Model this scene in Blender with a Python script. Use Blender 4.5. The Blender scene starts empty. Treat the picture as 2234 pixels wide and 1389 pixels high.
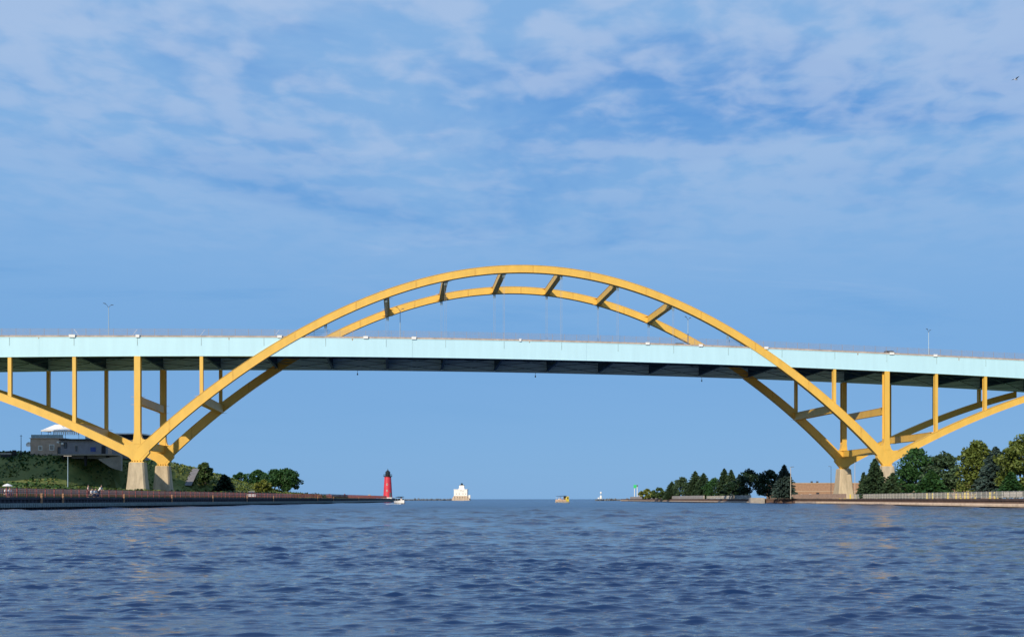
import bpy, bmesh, math, random
import numpy as np
from mathutils import Vector, Matrix, noise as mn
random.seed(7)
R = math.radians
sc = bpy.context.scene
col = sc.collection
PI = math.pi

# ------------------------------------------------------------------ camera, sky, sun, exposure
F, PP, HZ, EYE = 2400.0, 1271.0, 1088.0, 1.35          # focal length and principal point in photo pixels, horizon row, eye height
cam = bpy.data.cameras.new('camera'); camo = bpy.data.objects.new('camera', cam); col.objects.link(camo)
camo.location = (0, 0, EYE); camo.rotation_euler = (R(90), 0, 0)
cam.sensor_width = 36.0; cam.lens = 36.0*F/2234.0
cam.shift_x = (1117.0-PP)/2234.0; cam.shift_y = (HZ-694.5)/2234.0
cam.clip_start = 0.5; cam.clip_end = 90000
sc.camera = camo

SUN_EL, SUN_AZ = 27.0, 203.0                              # azimuth of the sun, clockwise from +Y (behind the camera, to the left)
sun = bpy.data.lights.new('sun', 'SUN'); suno = bpy.data.objects.new('sun', sun); col.objects.link(suno)
sun.energy = 4.3; sun.angle = R(0.5); sun.color = (1.0, 0.87, 0.68)
trav = Vector((math.sin(R(SUN_AZ-180))*math.cos(R(SUN_EL)), math.cos(R(SUN_AZ-180))*math.cos(R(SUN_EL)), -math.sin(R(SUN_EL))))
suno.rotation_euler = trav.to_track_quat('-Z', 'Y').to_euler()
suno.location = (-200, -400, 300)

sc.view_settings.view_transform = 'Standard'; sc.view_settings.look = 'None'
sc.view_settings.exposure = 0.0; sc.view_settings.gamma = 1.0; sc.view_settings.use_curve_mapping = False

world = bpy.data.worlds.new('World'); sc.world = world; world.use_nodes = True
def build_world():
    nt = world.node_tree; N = nt.nodes; L = nt.links; N.clear()
    def n(t, **k):
        q = N.new(t)
        for a, b in k.items(): setattr(q, a, b)
        return q
    def math_(op, a, b=None, clamp=False):
        m = n('ShaderNodeMath', operation=op); m.use_clamp = clamp
        for i, v in enumerate((a, b)):
            if v is None: continue
            if isinstance(v, (int, float)): m.inputs[i].default_value = v
            else: L.new(v, m.inputs[i])
        return m.outputs[0]
    def mix(f, a, b, bt='MIX'):
        m = n('ShaderNodeMixRGB', blend_type=bt)
        for i, v in enumerate((f, a, b)):
            if isinstance(v, (int, float)): m.inputs[i].default_value = v
            elif isinstance(v, tuple): m.inputs[i].default_value = (*v, 1)
            else: L.new(v, m.inputs[i])
        return m.outputs[0]
    def rng(v, a, b, c=0.0, d=1.0, sm=True):
        m = n('ShaderNodeMapRange'); m.interpolation_type = 'SMOOTHSTEP' if sm else 'LINEAR'
        L.new(v, m.inputs[0])
        for i, q in enumerate((a, b, c, d)): m.inputs[1+i].default_value = q
        return m.outputs[0]
    out = n('ShaderNodeOutputWorld'); bg = n('ShaderNodeBackground'); bg.inputs[1].default_value = 0.1
    sky = n('ShaderNodeTexSky', sky_type='NISHITA'); sky.sun_disc = False
    sky.sun_elevation = R(SUN_EL); sky.sun_rotation = R(SUN_AZ)
    sky.air_density = 1.0; sky.dust_density = 0.4; sky.ozone_density = 2.5
    tc = n('ShaderNodeTexCoord'); sep = n('ShaderNodeSeparateXYZ'); L.new(tc.outputs['Generated'], sep.inputs[0])
    x, y, z = sep.outputs
    zc = math_('MAXIMUM', z, 0.0)
    # clear-air colour by elevation, times 10 because the background strength is 0.1
    ramp = n('ShaderNodeValToRGB'); L.new(zc, ramp.inputs[0])
    e = ramp.color_ramp.elements
    e[0].position = 0.0; e[0].color = (1.72/10, 3.95/10, 7.2/10, 1)
    e[1].position = 1.0; e[1].color = (0.45/10, 1.45/10, 4.4/10, 1)
    for p, c in ((0.02, (.165, .39, .72)), (0.09, (.160, .375, .715)), (0.2, (.140, .365, .72)), (0.33, (.085, .295, .70)), (0.42, (.065, .25, .66)), (0.6, (.06, .20, .56))):
        q = e.new(p); q.color = (*c, 1)
    grad = mix(1.0, ramp.outputs[0], (10, 10, 10), 'MULTIPLY')
    base = mix(0.9, sky.outputs[0], grad)
    # clouds live on a flat layer: direction divided by height gives the layer's own coordinates
    den = math_('ADD', zc, 0.05)
    cx = math_('DIVIDE', x, den); cy = math_('DIVIDE', y, den)
    comb = n('ShaderNodeCombineXYZ'); L.new(cx, comb.inputs[0]); L.new(cy, comb.inputs[1])
    def nz(scale, detail, rough, off=(0, 0, 0), sx=1.0, sy=1.0, dist=0.0):
        mp = n('ShaderNodeMapping'); L.new(comb.outputs[0], mp.inputs[0])
        mp.inputs['Location'].default_value = off; mp.inputs['Scale'].default_value = (sx, sy, 1)
        t = n('ShaderNodeTexNoise'); L.new(mp.outputs[0], t.inputs['Vector'])
        t.inputs['Scale'].default_value = scale; t.inputs['Detail'].default_value = detail
        t.inputs['Roughness'].default_value = rough; t.inputs['Distortion'].default_value = dist
        return t.outputs[0]
    big = nz(0.9, 4, 0.55, (3.1, 1.7, 0), 1.3, 0.9)
    veil = nz(0.55, 6, 0.62, (8.3, 5.2, 0), 1.0, 1.3, 0.4)
    puff = nz(4.5, 3, 0.5, (1.3, 4.4, 0), 1.0, 0.95, 0.2)
    fine = nz(9.0, 4, 0.5, (6.3, 2.4, 0), 1.05, 0.9, 0.25)
    hi = rng(z, 0.10, 0.40)                                 # fewer clouds towards the horizon
    v1 = math_('MULTIPLY', rng(veil, 0.30, 0.52), rng(z, 0.08, 0.25, 0.12, 0.92))
    p0 = math_('ADD', math_('MULTIPLY', puff, 0.42), math_('MULTIPLY', fine, 0.58))
    p1 = rng(math_('ADD', p0, math_('MULTIPLY', math_('SUBTRACT', big, 0.5), 0.40)), 0.38, 0.60)
    p2 = math_('MULTIPLY', p1, rng(z, 0.17, 0.37, 0.0, 0.62))
    streak = math_('MULTIPLY', rng(nz(1.3, 6, 0.6, (2.2, 9.1, 0), 0.6, 1.0, 0.5), 0.53, 0.70), rng(z, 0.15, 0.23, 0.0, 0.36))
    c1 = mix(v1, base, (2.35, 4.45, 7.55))
    c2 = mix(p2, c1, (4.5, 5.7, 7.9))
    c3 = mix(streak, c2, (4.3, 5.7, 8.0))
    L.new(c3, bg.inputs[0]); L.new(bg.outputs[0], out.inputs[0])
build_world()

# ------------------------------------------------------------------ helpers
def at(x, y, Y):
    """photo pixel and distance -> point in the world"""
    return Vector(((x-PP)*Y/F, Y, EYE+(HZ-y)*Y/F))
def ax(x, Y): return (x-PP)*Y/F

def mat(name, c, rough=0.6, metal=0.0, var=0.12, scale=0.6, bump=0.0, bscale=None, c2=None, spec=0.5, stretch=(1, 1, 1)):
    m = bpy.data.materials.new(name); m.use_nodes = True; nt = m.node_tree; N, L = nt.nodes, nt.links
    p = N['Principled BSDF']; p.inputs['Roughness'].default_value = rough; p.inputs['Metallic'].default_value = metal
    p.inputs['Specular IOR Level'].default_value = spec
    tc = N.new('ShaderNodeTexCoord'); mp = N.new('ShaderNodeMapping'); L.new(tc.outputs['Object'], mp.inputs[0])
    mp.inputs['Scale'].default_value = stretch
    t = N.new('ShaderNodeTexNoise'); L.new(mp.outputs[0], t.inputs['Vector']); t.inputs['Scale'].default_value = scale
    t.inputs['Detail'].default_value = 6; t.inputs['Roughness'].default_value = 0.65
    r = N.new('ShaderNodeValToRGB'); L.new(t.outputs[0], r.inputs[0])
    d = c2 if c2 else tuple(min(1, q*(1+var)) for q in c)
    r.color_ramp.elements[0].position = 0.33; r.color_ramp.elements[1].position = 0.67
    r.color_ramp.elements[0].color = (*[q*(1-var) for q in c], 1) if not c2 else (*c, 1)
    r.color_ramp.elements[1].color = (*d, 1)
    L.new(r.outputs[0], p.inputs['Base Color'])
    if bump:
        b = N.new('ShaderNodeBump'); b.inputs['Strength'].default_value = bump; b.inputs['Distance'].default_value = 0.1
        t2 = N.new('ShaderNodeTexNoise'); L.new(mp.outputs[0], t2.inputs['Vector']); t2.inputs['Scale'].default_value = bscale or scale*4
        t2.inputs['Detail'].default_value = 5
        L.new(t2.outputs[0], b.inputs['Height']); L.new(b.outputs[0], p.inputs['Normal'])
    return m

def leafmat(name, c, c2, trans=0.25):
    m = mat(name, c, 0.55, c2=c2, scale=1.1, spec=0.25)
    return m

M = {}
M['yellow'] = mat('golden yellow steel paint', (.745, .455, .08), .5, var=.075, scale=.5, stretch=(1, 1, .35))
M['splice'] = mat('duller yellow splice paint', (.66, .385, .065), .55, var=.15)
M['pale'] = mat('pale blue steel paint', (.485, .745, .845), .55, var=.035, scale=.5, stretch=(1.2, 1.2, .12))
M['under'] = mat('shade-darkened teal underside steel', (.006, .050, .095), .75, var=.25, scale=.5)  # shade below the deck is put into this colour
M['brace'] = mat('shade-darkened blue bracing steel', (.020, .085, .14), .7, var=.2, scale=.5)  # bracing darkened in its colour for the shade below the deck
M['deck'] = mat('shade-tinted deck concrete', (.008, .055, .115), .85, var=.2)  # navy tone carries the shade of the slab's underside
M['parapet'] = mat('weathered tan parapet', (.40, .31, .25), .8, var=.25, scale=.9)
M['seam'] = mat('grey weld seam', (.33, .47, .50), .6, var=.2)
M['rust'] = mat('rust stain', (.36, .23, .12), .9, var=.3, scale=3)
M['white'] = mat('white paint', (.80, .80, .78), .5, var=.05)
M['cable'] = mat('galvanised cable', (.40, .42, .44), .5, metal=.2, var=.1)
M['socket'] = mat('blue grey cable socket', (.16, .25, .29), .5, var=.1)
M['fence'] = mat('grey fence wire', (.30, .27, .27), .6, var=.1)
M['concrete'] = mat('pier concrete', (.49, .40, .275), .85, var=.27, scale=.55, bump=.15, bscale=4, stretch=(1.3, 1.3, .35))
M['conc_grey'] = mat('grey concrete', (.34, .31, .28), .88, var=.2, scale=.8, bump=.2)
M['conc_tan'] = mat('tan concrete ledge', (.50, .39, .30), .85, var=.2, scale=.8, bump=.2)
M['steel_blue'] = mat('lamp steel', (.36, .48, .58), .4, metal=.2, var=.06)
M['steel_dark'] = mat('dark steel', (.035, .045, .06), .5, var=.15)
M['lamp_head'] = mat('lamp head grey', (.11, .13, .16), .5)
M['beige_pole'] = mat('beige pole', (.52, .45, .36), .5)
M['black'] = mat('black paint', (.012, .014, .016), .4, var=.2)
M['rubber'] = mat('tyre rubber', (.015, .015, .016), .8)
M['glass'] = mat('dark glass', (.02, .03, .04), .08, var=.1)
M['red'] = mat('lighthouse red paint', (.58, .035, .055), .42, var=.10, scale=.8, stretch=(1, 1, .4))
M['rail_red'] = mat('red railing paint', (.20, .045, .045), .6, var=.25)
M['rail_grey'] = mat('grey railing paint', (.42, .40, .36), .6, var=.15)
M['picket'] = mat('weathered pinkish pickets', (.30, .215, .175), .8, var=.25, scale=2)
M['pile_dark'] = mat('blackened sheet pile steel', (.022, .022, .035), .7, var=.4, scale=.7, stretch=(1, 1, .3))
M['pile_brown'] = mat('rusty brown sheet pile', (.115, .068, .05), .8, var=.35, scale=.9, stretch=(1, 1, .3))
M['ledge_green'] = mat('green stained ledge', (.16, .21, .205), .85, var=.35, scale=1.2, c2=(.25, .30, .30))
M['ladder'] = mat('orange ladder paint', (.40, .21, .11), .7, var=.2)
M['grass'] = mat('rough grass', (.075, .112, .022), .9, scale=.16, c2=(.18, .185, .045), bump=.5, bscale=2.2)
M['lawn'] = mat('right bank grass', (.05, .085, .022), .9, scale=.2, c2=(.11, .12, .04), bump=.4, bscale=2)
M['paving'] = mat('pale promenade paving', (.33, .28, .24), .85, scale=.5, var=.15)
M['asphalt'] = mat('path asphalt', (.17, .165, .175), .9, var=.15)
M['brown_wall'] = mat('brown rendered wall', (.52, .39, .31), .85, var=.15, scale=.7)
M['slate_wall'] = mat('slate grey wall', (.25, .25, .28), .8, var=.15, scale=.7)
M['roof_dark'] = mat('dark roof felt', (.02, .022, .03), .8)
M['canvas'] = mat('white canvas', (.78, .76, .74), .8, var=.05)
M['rail_glass'] = mat('pale rail glass', (.24, .34, .38), .12, var=.1)
M['brick'] = mat('tan brick', (.34, .20, .125), .88, var=.18, scale=1.6, bump=.2)
M['brick_pale'] = mat('pale brick course', (.46, .34, .24), .88, var=.1)
M['bark'] = mat('bark', (.045, .035, .03), .9, var=.3, scale=4, stretch=(3, 3, .6))
M['skin'] = mat('skin', (.42, .25, .18), .6, var=.05)
M['shirt_white'] = mat('white shirt', (.80, .79, .77), .8, var=.04)
M['shirt_dark'] = mat('dark shirt', (.02, .02, .03), .8)
M['shirt_pink'] = mat('pale pink shirt', (.62, .42, .38), .8)
M['jeans'] = mat('blue jeans', (.03, .045, .09), .8)
M['hair'] = mat('dark hair', (.02, .014, .01), .6)
M['hull_white'] = mat('white gelcoat', (.80, .80, .80), .2, var=.03)
M['navy'] = mat('navy canvas', (.012, .03, .06), .8)
M['orange'] = mat('orange cream hull', (.72, .50, .33), .4, var=.08)
M['sunny'] = mat('bright yellow panel', (.80, .62, .06), .5, var=.08)
M['foam'] = mat('white foam', (.78, .80, .84), .8, var=.1, scale=2)
M['lh_white'] = mat('lighthouse white paint', (.80, .78, .72), .6, var=.06)
M['rock'] = mat('breakwater stone', (.13, .14, .15), .9, var=.35, scale=1.1, bump=.4)
M['car_dark'] = mat('charcoal car paint', (.02, .022, .026), .25, var=.05)
M['car_white'] = mat('white car paint', (.8, .8, .8), .25, var=.03)
M['green_light'] = mat('green signal board', (.03, .52, .14), .4)
M['gull'] = mat('gull feathers', (.72, .74, .76), .7)
M['gull_shade'] = mat('shaded wing feathers', (.03, .05, .08), .7)  # feather colour with the wing's shade painted in
M['blue_mural'] = mat('blue painted sign', (.04, .08, .30), .7)

class MB:
    def __init__(self): self.v = []; self.f = []
    def add(self, vs, fs):
        o = len(self.v); self.v += [tuple(p) for p in vs]; self.f += [tuple(i+o for i in q) for q in fs]; return self
    def box(self, x0, x1, y0, y1, z0, z1):
        return self.add([(x0, y0, z0), (x1, y0, z0), (x1, y1, z0), (x0, y1, z0), (x0, y0, z1), (x1, y0, z1), (x1, y1, z1), (x0, y1, z1)],
                        [(0, 3, 2, 1), (4, 5, 6, 7), (0, 1, 5, 4), (1, 2, 6, 5), (2, 3, 7, 6), (3, 0, 4, 7)])
    def prism(self, poly, y0, y1):                                   # outline in x,z pushed along y
        n = len(poly)
        a = sum(poly[i][0]*poly[(i+1) % n][1]-poly[(i+1) % n][0]*poly[i][1] for i in range(n))
        if a < 0: poly = poly[::-1]
        vs = [(p[0], y0, p[1]) for p in poly]+[(p[0], y1, p[1]) for p in poly]
        return self.add(vs, [tuple(range(n)), tuple(range(2*n-1, n-1, -1))]+[(i, i+n, (i+1) % n+n, (i+1) % n) for i in range(n)])
    def slab(self, poly, z0, z1):                                    # outline in x,y pushed up
        n = len(poly)
        a = sum(poly[i][0]*poly[(i+1) % n][1]-poly[(i+1) % n][0]*poly[i][1] for i in range(n))
        if a < 0: poly = poly[::-1]
        vs = [(p[0], p[1], z0) for p in poly]+[(p[0], p[1], z1) for p in poly]
        return self.add(vs, [tuple(range(n-1, -1, -1)), tuple(range(n, 2*n))]+[(i, (i+1) % n, (i+1) % n+n, i+n) for i in range(n)])
    def bar(self, a, b, w, h, up=(0, 0, 1)):
        a = Vector(a); b = Vector(b); d = (b-a).normalized(); s = d.cross(Vector(up))
        if s.length < 1e-4: s = d.cross(Vector((1, 0, 0)))
        s.normalize(); t = s.cross(d)
        vs = []
        for p in (a, b):
            for i, j in ((-1, -1), (1, -1), (1, 1), (-1, 1)): vs.append(p+s*(w/2*i)+t*(h/2*j))
        return self.add(vs, [(0, 1, 2, 3), (7, 6, 5, 4)]+[(i, i+4, (i+1) % 4+4, (i+1) % 4) for i in range(4)])
    def tube(self, pts, r, n=8):
        pts = [Vector(p) for p in pts]; rs = r if isinstance(r, (list, tuple)) else [r]*len(pts)
        o = len(self.v); ref = None
        for k, p in enumerate(pts):
            d = (pts[min(k+1, len(pts)-1)]-pts[max(k-1, 0)]).normalized()
            if ref is None or abs(ref.dot(d)) > .95: ref = Vector((0, 0, 1)) if abs(d.z) < .9 else Vector((1, 0, 0))
            s = d.cross(ref).normalized(); t = s.cross(d)
            for i in range(n):
                a = 2*PI*i/n; self.v.append(tuple(p+s*(math.cos(a)*rs[k])+t*(math.sin(a)*rs[k])))
        for k in range(len(pts)-1):
            for i in range(n):
                j = (i+1) % n
                self.f.append((o+k*n+i, o+(k+1)*n+i, o+(k+1)*n+j, o+k*n+j))
        self.f.append(tuple(o+i for i in range(n))); self.f.append(tuple(o+(len(pts)-1)*n+i for i in range(n-1, -1, -1)))
        return self
    def lathe(self, prof, n=20, c=(0, 0)):                           # (radius, height) pairs
        o = len(self.v)
        for r, z in prof:
            for i in range(n):
                a = 2*PI*i/n; self.v.append((c[0]+r*math.cos(a), c[1]+r*math.sin(a), z))
        for k in range(len(prof)-1):
            for i in range(n):
                j = (i+1) % n; self.f.append((o+k*n+i, o+k*n+j, o+(k+1)*n+j, o+(k+1)*n+i))
        self.f.append(tuple(o+i for i in range(n-1, -1, -1))); self.f.append(tuple(o+(len(prof)-1)*n+i for i in range(n)))
        return self
    def loft(self, secs):                                            # closed sections with equal point counts
        o = len(self.v); n = len(secs[0])
        for s in secs: self.v += [tuple(p) for p in s]
        for k in range(len(secs)-1):
            for i in range(n):
                j = (i+1) % n; self.f.append((o+k*n+i, o+k*n+j, o+(k+1)*n+j, o+(k+1)*n+i))
        self.f.append(tuple(o+i for i in range(n-1, -1, -1))); self.f.append(tuple(o+(len(secs)-1)*n+i for i in range(n)))
        return self
    def mesh(self, name, m, smooth=False):
        me = bpy.data.meshes.new(name); me.from_pydata(self.v, [], self.f)
        bm = bmesh.new(); bm.from_mesh(me); bmesh.ops.recalc_face_normals(bm, faces=bm.faces); bm.to_mesh(me); bm.free()
        me.materials.append(m)
        if smooth:
            for p in me.polygons: p.use_smooth = True
        return me
    def build(self, name, m, parent=None, smooth=False, loc=None):
        return put(name, self.mesh(name, m, smooth), parent, loc)

def put(name, me, parent=None, loc=None):
    o = bpy.data.objects.new(name, me); col.objects.link(o)
    if parent: o.parent = parent
    if loc is not None: o.location = loc
    return o
def tag(o, label=None, cat=None, group=None, kind=None):
    if label: o['label'] = label
    if cat: o['category'] = cat
    if group: o['group'] = group
    if kind: o['kind'] = kind
    return o
def thing(name, label, cat, loc=(0, 0, 0), rz=0, group=None):
    o = bpy.data.objects.new(name, None); o.empty_display_size = .5; col.objects.link(o)
    o.location = loc; o.rotation_euler = (0, 0, rz)
    return tag(o, label, cat, group)
def copy_tree(o, label=None, loc=None, rz=None, scale=None):
    def rec(a, p):
        c = a.copy(); col.objects.link(c); c.parent = p
        for ch in list(a.children): rec(ch, c)
        return c
    c = rec(o, None)
    if label: c['label'] = label
    if loc is not None: c.location = loc
    if rz is not None: c.rotation_euler = (0, 0, rz)
    if scale is not None: c.scale = (scale,)*3 if not isinstance(scale, tuple) else scale
    return c
def sst(x):
    x = max(0., min(1., x)); return x*x*(3-2*x)

# ------------------------------------------------------------------ water
def build_water():
    rng = np.random.default_rng(3)
    ys = [7.0]
    while ys[-1] < 40000:
        y = ys[-1]
        ys.append(y+max(.030, min(.10*y*y/(EYE*1100.), y*.05)))
    ys = np.array(ys); ncol = 640
    t = np.linspace(-1, 1, ncol)
    half = ys*.72+6
    X = t[None, :]*half[:, None]-ys[:, None]*.06; Y = np.repeat(ys[:, None], ncol, 1)
    dY = np.gradient(ys)[:, None]; dX = (2*half/ncol)[:, None]
    Z = np.zeros_like(X); DX = np.zeros_like(X); DY = np.zeros_like(X)
    # slow patches of stronger and weaker ripple
    patch = np.zeros_like(X)
    for i in range(16):
        l = rng.uniform(2.5, 9) if i % 2 else rng.uniform(9, 40); a = rng.uniform(0, 2*PI)
        patch += np.sin(2*PI/l*(X*np.cos(a)*.6+Y*np.sin(a))+rng.uniform(0, 6.28))
    patch = np.clip(.95+.40*patch/2.8, .25, 2.1)
    NW = 220
    for i in range(NW):
        lam = .15*(6.0/.15)**((i+rng.uniform())/NW)
        th = R(252)+rng.normal(0, .30 if lam > .7 else .45)
        k = 2*PI/lam
        slope = .0060*min(1, (lam/.22)**.6)*(1 if lam < .6 else (.6/lam)**1.5)
        a = slope/k
        kx, ky = np.cos(th), np.sin(th)
        samp = np.maximum(dX*abs(kx), dY*abs(ky))
        fade = np.clip((lam/samp-2.0)/1.5, 0, 1)
        if fade.max() == 0: continue
        rows = np.where(fade[:, 0] > 0)[0]; q = slice(0, rows.max()+1)
        ph = k*(kx*X[q]+ky*Y[q])+rng.uniform(0, 2*PI)
        A = a*fade[q]*patch[q]
        Z[q] += A*np.sin(ph); DX[q] += A*.75*kx*np.cos(ph); DY[q] += A*.75*ky*np.cos(ph)
    # short steep wavelets scattered singly over the calmer ground swell, denser and larger in the gusty patches
    def wavelets(n, ya, yb, amp, wid, lng):
        for _ in range(n):
            yc = math.sqrt(rng.uniform(ya*ya, yb*yb)); j = int(np.searchsorted(ys, yc)); hj = half[j]
            xc = rng.uniform(-1, 1)*hj-.06*yc; ic = int((xc+.06*yc+hj)/(2*hj)*(ncol-1))
            if rng.uniform() > .25+.75*min(1, max(0, (patch[j, min(ncol-1, max(0, ic))]-.55)/1.0)): continue
            sc_ = rng.lognormal(-.05, .38); w = max(wid*sc_, 1.15*dY[j, 0]); l = lng*sc_*rng.uniform(.6, 1.8); h = amp*sc_*rng.uniform(.35, 1.15)
            th = rng.normal(0, .22); cu = rng.normal(0, .18)/l
            j0, j1 = np.searchsorted(ys, yc-5.5*w-.3*l), np.searchsorted(ys, yc+7*w+.3*l)
            k0 = max(0, int((xc-2.2*l+.06*yc+hj)/(2*hj)*(ncol-1))-1); k1 = min(ncol, int((xc+2.2*l+.06*yc+hj)/(2*hj)*(ncol-1))+2)
            if k1-k0 < 2 or j1-j0 < 2: continue
            xx = X[j0:j1, k0:k1]-xc; yy = yc-Y[j0:j1, k0:k1]
            c_, s_ = math.cos(th), math.sin(th); q = yy*c_+xx*s_; e = xx*c_-yy*s_; q = q+cu*e*e
            Z[j0:j1, k0:k1] += h*np.exp(-(e/l)**2)*np.where(q > 0, np.exp(-(q/w)**2)-.25*np.exp(-((q-2.2*w)/(1.3*w))**2), np.exp(-(q/(2.3*w))**2))
    wavelets(21000, 9, 24, .0125, .023, .090)
    wavelets(24000, 20, 50, .020, .042, .145)
    wavelets(18000, 42, 120, .046, .10, .36)
    wavelets(6500, 100, 330, .07, .35, 1.1)
    V = np.stack([X+DX, Y+DY, Z], -1).reshape(-1, 3).astype(np.float32)
    nr = len(ys)
    i = np.arange(nr-1)[:, None]*ncol+np.arange(ncol-1)[None, :]
    Q = np.stack([i, i+1, i+ncol+1, i+ncol], -1).reshape(-1, 4)
    # plain sheet under and around it so that the lake goes on in every direction
    S = np.array([(-60000, -60000, -.9), (60000, -60000, -.9), (60000, 60000, -.9), (-60000, 60000, -.9)], np.float32)
    b = len(V); V = np.concatenate([V, S]); Q = np.concatenate([Q, [[b, b+1, b+2, b+3]]]).astype(np.int32)
    me = bpy.data.meshes.new('water'); me.vertices.add(len(V)); me.vertices.foreach_set('co', V.ravel())
    me.loops.add(Q.size); me.loops.foreach_set('vertex_index', Q.ravel())
    me.polygons.add(len(Q)); me.polygons.foreach_set('loop_start', np.arange(len(Q), dtype=np.int32)*4)
    me.polygons.foreach_set('use_smooth', np.ones(len(Q), dtype=bool))
    me.update(calc_edges=True)
    m = bpy.data.materials.new('harbour water'); m.use_nodes = True; nt = m.node_tree; N, L = nt.nodes, nt.links
    p = N['Principled BSDF']; p.inputs['Base Color'].default_value = (.006, .024, .084, 1)
    p.inputs['IOR'].default_value = 1.333; p.inputs['Roughness'].default_value = .08
    geo = N.new('ShaderNodeNewGeometry')
    hs = []
    sep = N.new('ShaderNodeSeparateXYZ'); L.new(geo.outputs['Position'], sep.inputs[0])
    def by_y(a, b, lo, hi):
        q = N.new('ShaderNodeMapRange'); L.new(sep.outputs[1], q.inputs[0])
        for i_, v_ in enumerate((a, b, lo, hi)): q.inputs[1+i_].default_value = v_
        return q.outputs[0]
    L.new(by_y(20, 160, .06, .22), p.inputs['Roughness'])
    for scl, st, dist in ((7.0, .30, .012), (1.1, .3, .07), (.22, .35, .35)):
        mp = N.new('ShaderNodeMapping'); L.new(geo.outputs['Position'], mp.inputs[0]); mp.inputs['Scale'].default_value = (.55, 1.0, 1)
        tx = N.new('ShaderNodeTexNoise'); L.new(mp.outputs[0], tx.inputs['Vector']); tx.inputs['Scale'].default_value = scl*2
        tx.inputs['Detail'].default_value = 5; tx.inputs['Roughness'].default_value = .6
        b = N.new('ShaderNodeBump'); b.inputs['Strength'].default_value = st; b.inputs['Distance'].default_value = dist
        L.new(by_y(20, 140, st, 1.0), b.inputs['Strength']); L.new(tx.outputs[0], b.inputs['Height'])
        if hs: L.new(hs[-1].outputs[0], b.inputs['Normal'])
        hs.append(b)
    L.new(hs[-1].outputs[0], p.inputs['Normal'])
    me.materials.append(m)
    tag(put('water', me), kind='structure')
build_water()

# ------------------------------------------------------------------ banks
LW = [(-69, 60), (-69, 300), (-74, 356), (-86, 491), (-85.2, 503), (-88, 508), (-118, 512)]       # left quay line
RW = [(62.5, 100), (63.4, 158), (67, 282), (62, 318), (57.6, 328), (54.6, 331), (50.8, 330.5), (49.6, 400), (41, 491), (28, 672), (24, 681), (27, 690), (60, 700)]
def on_line(line, Y):
    for (x0, y0), (x1, y1) in zip(line, line[1:]):
        if y0 <= Y <= y1 and y1 > y0: return x0+(x1-x0)*(Y-y0)/(y1-y0)
    return line[0][0]
def hx(Y):
    tab = [(283, 8.6), (305, 9.2), (330, 8.7), (350, 7.8), (360, 7.0), (380, 5.4), (400, 3.4), (430, 1.1), (470, .2), (560, 0)]
    if Y <= tab[0][0]: return tab[0][1]
    for (a, b), (c, d) in zip(tab, tab[1:]):
        if a <= Y <= c: return b+(d-b)*(Y-a)/(c-a)
    return 0
def left_z(X, Y):
    d = on_line(LW, min(Y, 490))-X
    if d < 20: base = 1.55
    else: base = 2.85
    if Y > 400: base = 1.55+(base-1.55)*max(0, 1-(Y-400)/60)
    g = 2.3*sst((-102-X)/45)*max(0, min(1, (520-Y)/120))
    h = hx(Y)*sst(min((Y-283-47*sst((X+140)/22))/23, (-102-X)/26))
    rough = (mn.noise(Vector((X*.09, Y*.09, 0)))*.5+mn.noise(Vector((X*.3, Y*.3, 3)))*.25)*min(1, max(0, (d-22)/12))
    return base+g+h+rough
def build_left_ground():
    ds = [0.3, 5, 12, 19.99, 20.01]+[22+2.2*i for i in range(36)]+[105, 130, 180, 260, 400]
    Ys = [20, 60, 100, 130]+[140+4*i for i in range(93)]
    vs, fs = [], []
    for Y in Ys:
        xw = on_line(LW, min(Y, 490))
        for d in ds: vs.append((xw-d, Y, left_z(xw-d, Y)))
    n = len(ds)
    for i in range(len(Ys)-1):
        for j in range(n-1): fs.append((i*n+j, (i+1)*n+j, (i+1)*n+j+1, i*n+j+1))
    mb = MB(); mb.v, mb.f = vs, fs
    o = mb.build('hillside', M['grass'], smooth=False); tag(o, kind='structure')
    pv = MB()
    for i in range(len(Ys)-1):
        a, b = Ys[i], Ys[i+1]; xa, xb = on_line(LW, min(a, 490)), on_line(LW, min(b, 490))
        pv.add([(xa-.2, a, 1.556), (xb-.2, b, 1.556), (xb-11, b, 1.556), (xa-11, a, 1.556)], [(0, 1, 2, 3)])
    tag(pv.build('promenade', M['paving']), kind='structure')
    # asphalt ramp climbing the hill
    rp = MB(); pts = []
    for i in range(22):
        s = i/21; X = -119.9-1.6*s; Y = 334+20*s
        pts.append(((X-1.15, Y, max(left_z(X-1.15, Y), left_z(X+1.15, Y))+.12), (X+1.15, Y, max(left_z(X-1.15, Y), left_z(X+1.15, Y))+.12)))
    for p, q in zip(pts, pts[1:]): rp.add([p[0], p[1], q[1], q[0]], [(0, 1, 2, 3)])
    tag(rp.build('path', M['asphalt']), kind='structure')
build_left_ground()
def build_right_ground():
    Ys = [60, 100]+[130+6*i for i in range(93)]; ds = [.3, 2.5, 7.0, 12, 20, 30, 45, 70, 120, 200, 400, 900]
    vs, fs = [], []
    for Y in Ys:
        xw = on_line(RW, min(Y, 672))
        if 318 < Y < 345: xw = 58 if Y < 329 else 51.5
        for d in ds:
            z = 1.40+(0 if d < 8 else .25*mn.noise(Vector((d*.1, Y*.05, 0))))
            vs.append((xw+d, Y, z))
    n = len(ds)
    for i in range(len(Ys)-1):
        for j in range(n-1): fs.append((i*n+j, i*n+j+1, (i+1)*n+j+1, (i+1)*n+j))
    mb = MB(); mb.v, mb.f = vs, fs
    tag(mb.build('ground', M['lawn']), kind='structure')
    pv = MB()
    for i in range(len(Ys)-1):
        a, b = i*n, (i+1)*n
        p = [vs[a], vs[a+2], vs[b+2], vs[b]]
        pv.add([(q[0], q[1], 1.406) for q in p], [(0, 1, 2, 3)])
    tag(pv.build('pavement', M['paving']), kind='structure')
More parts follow.
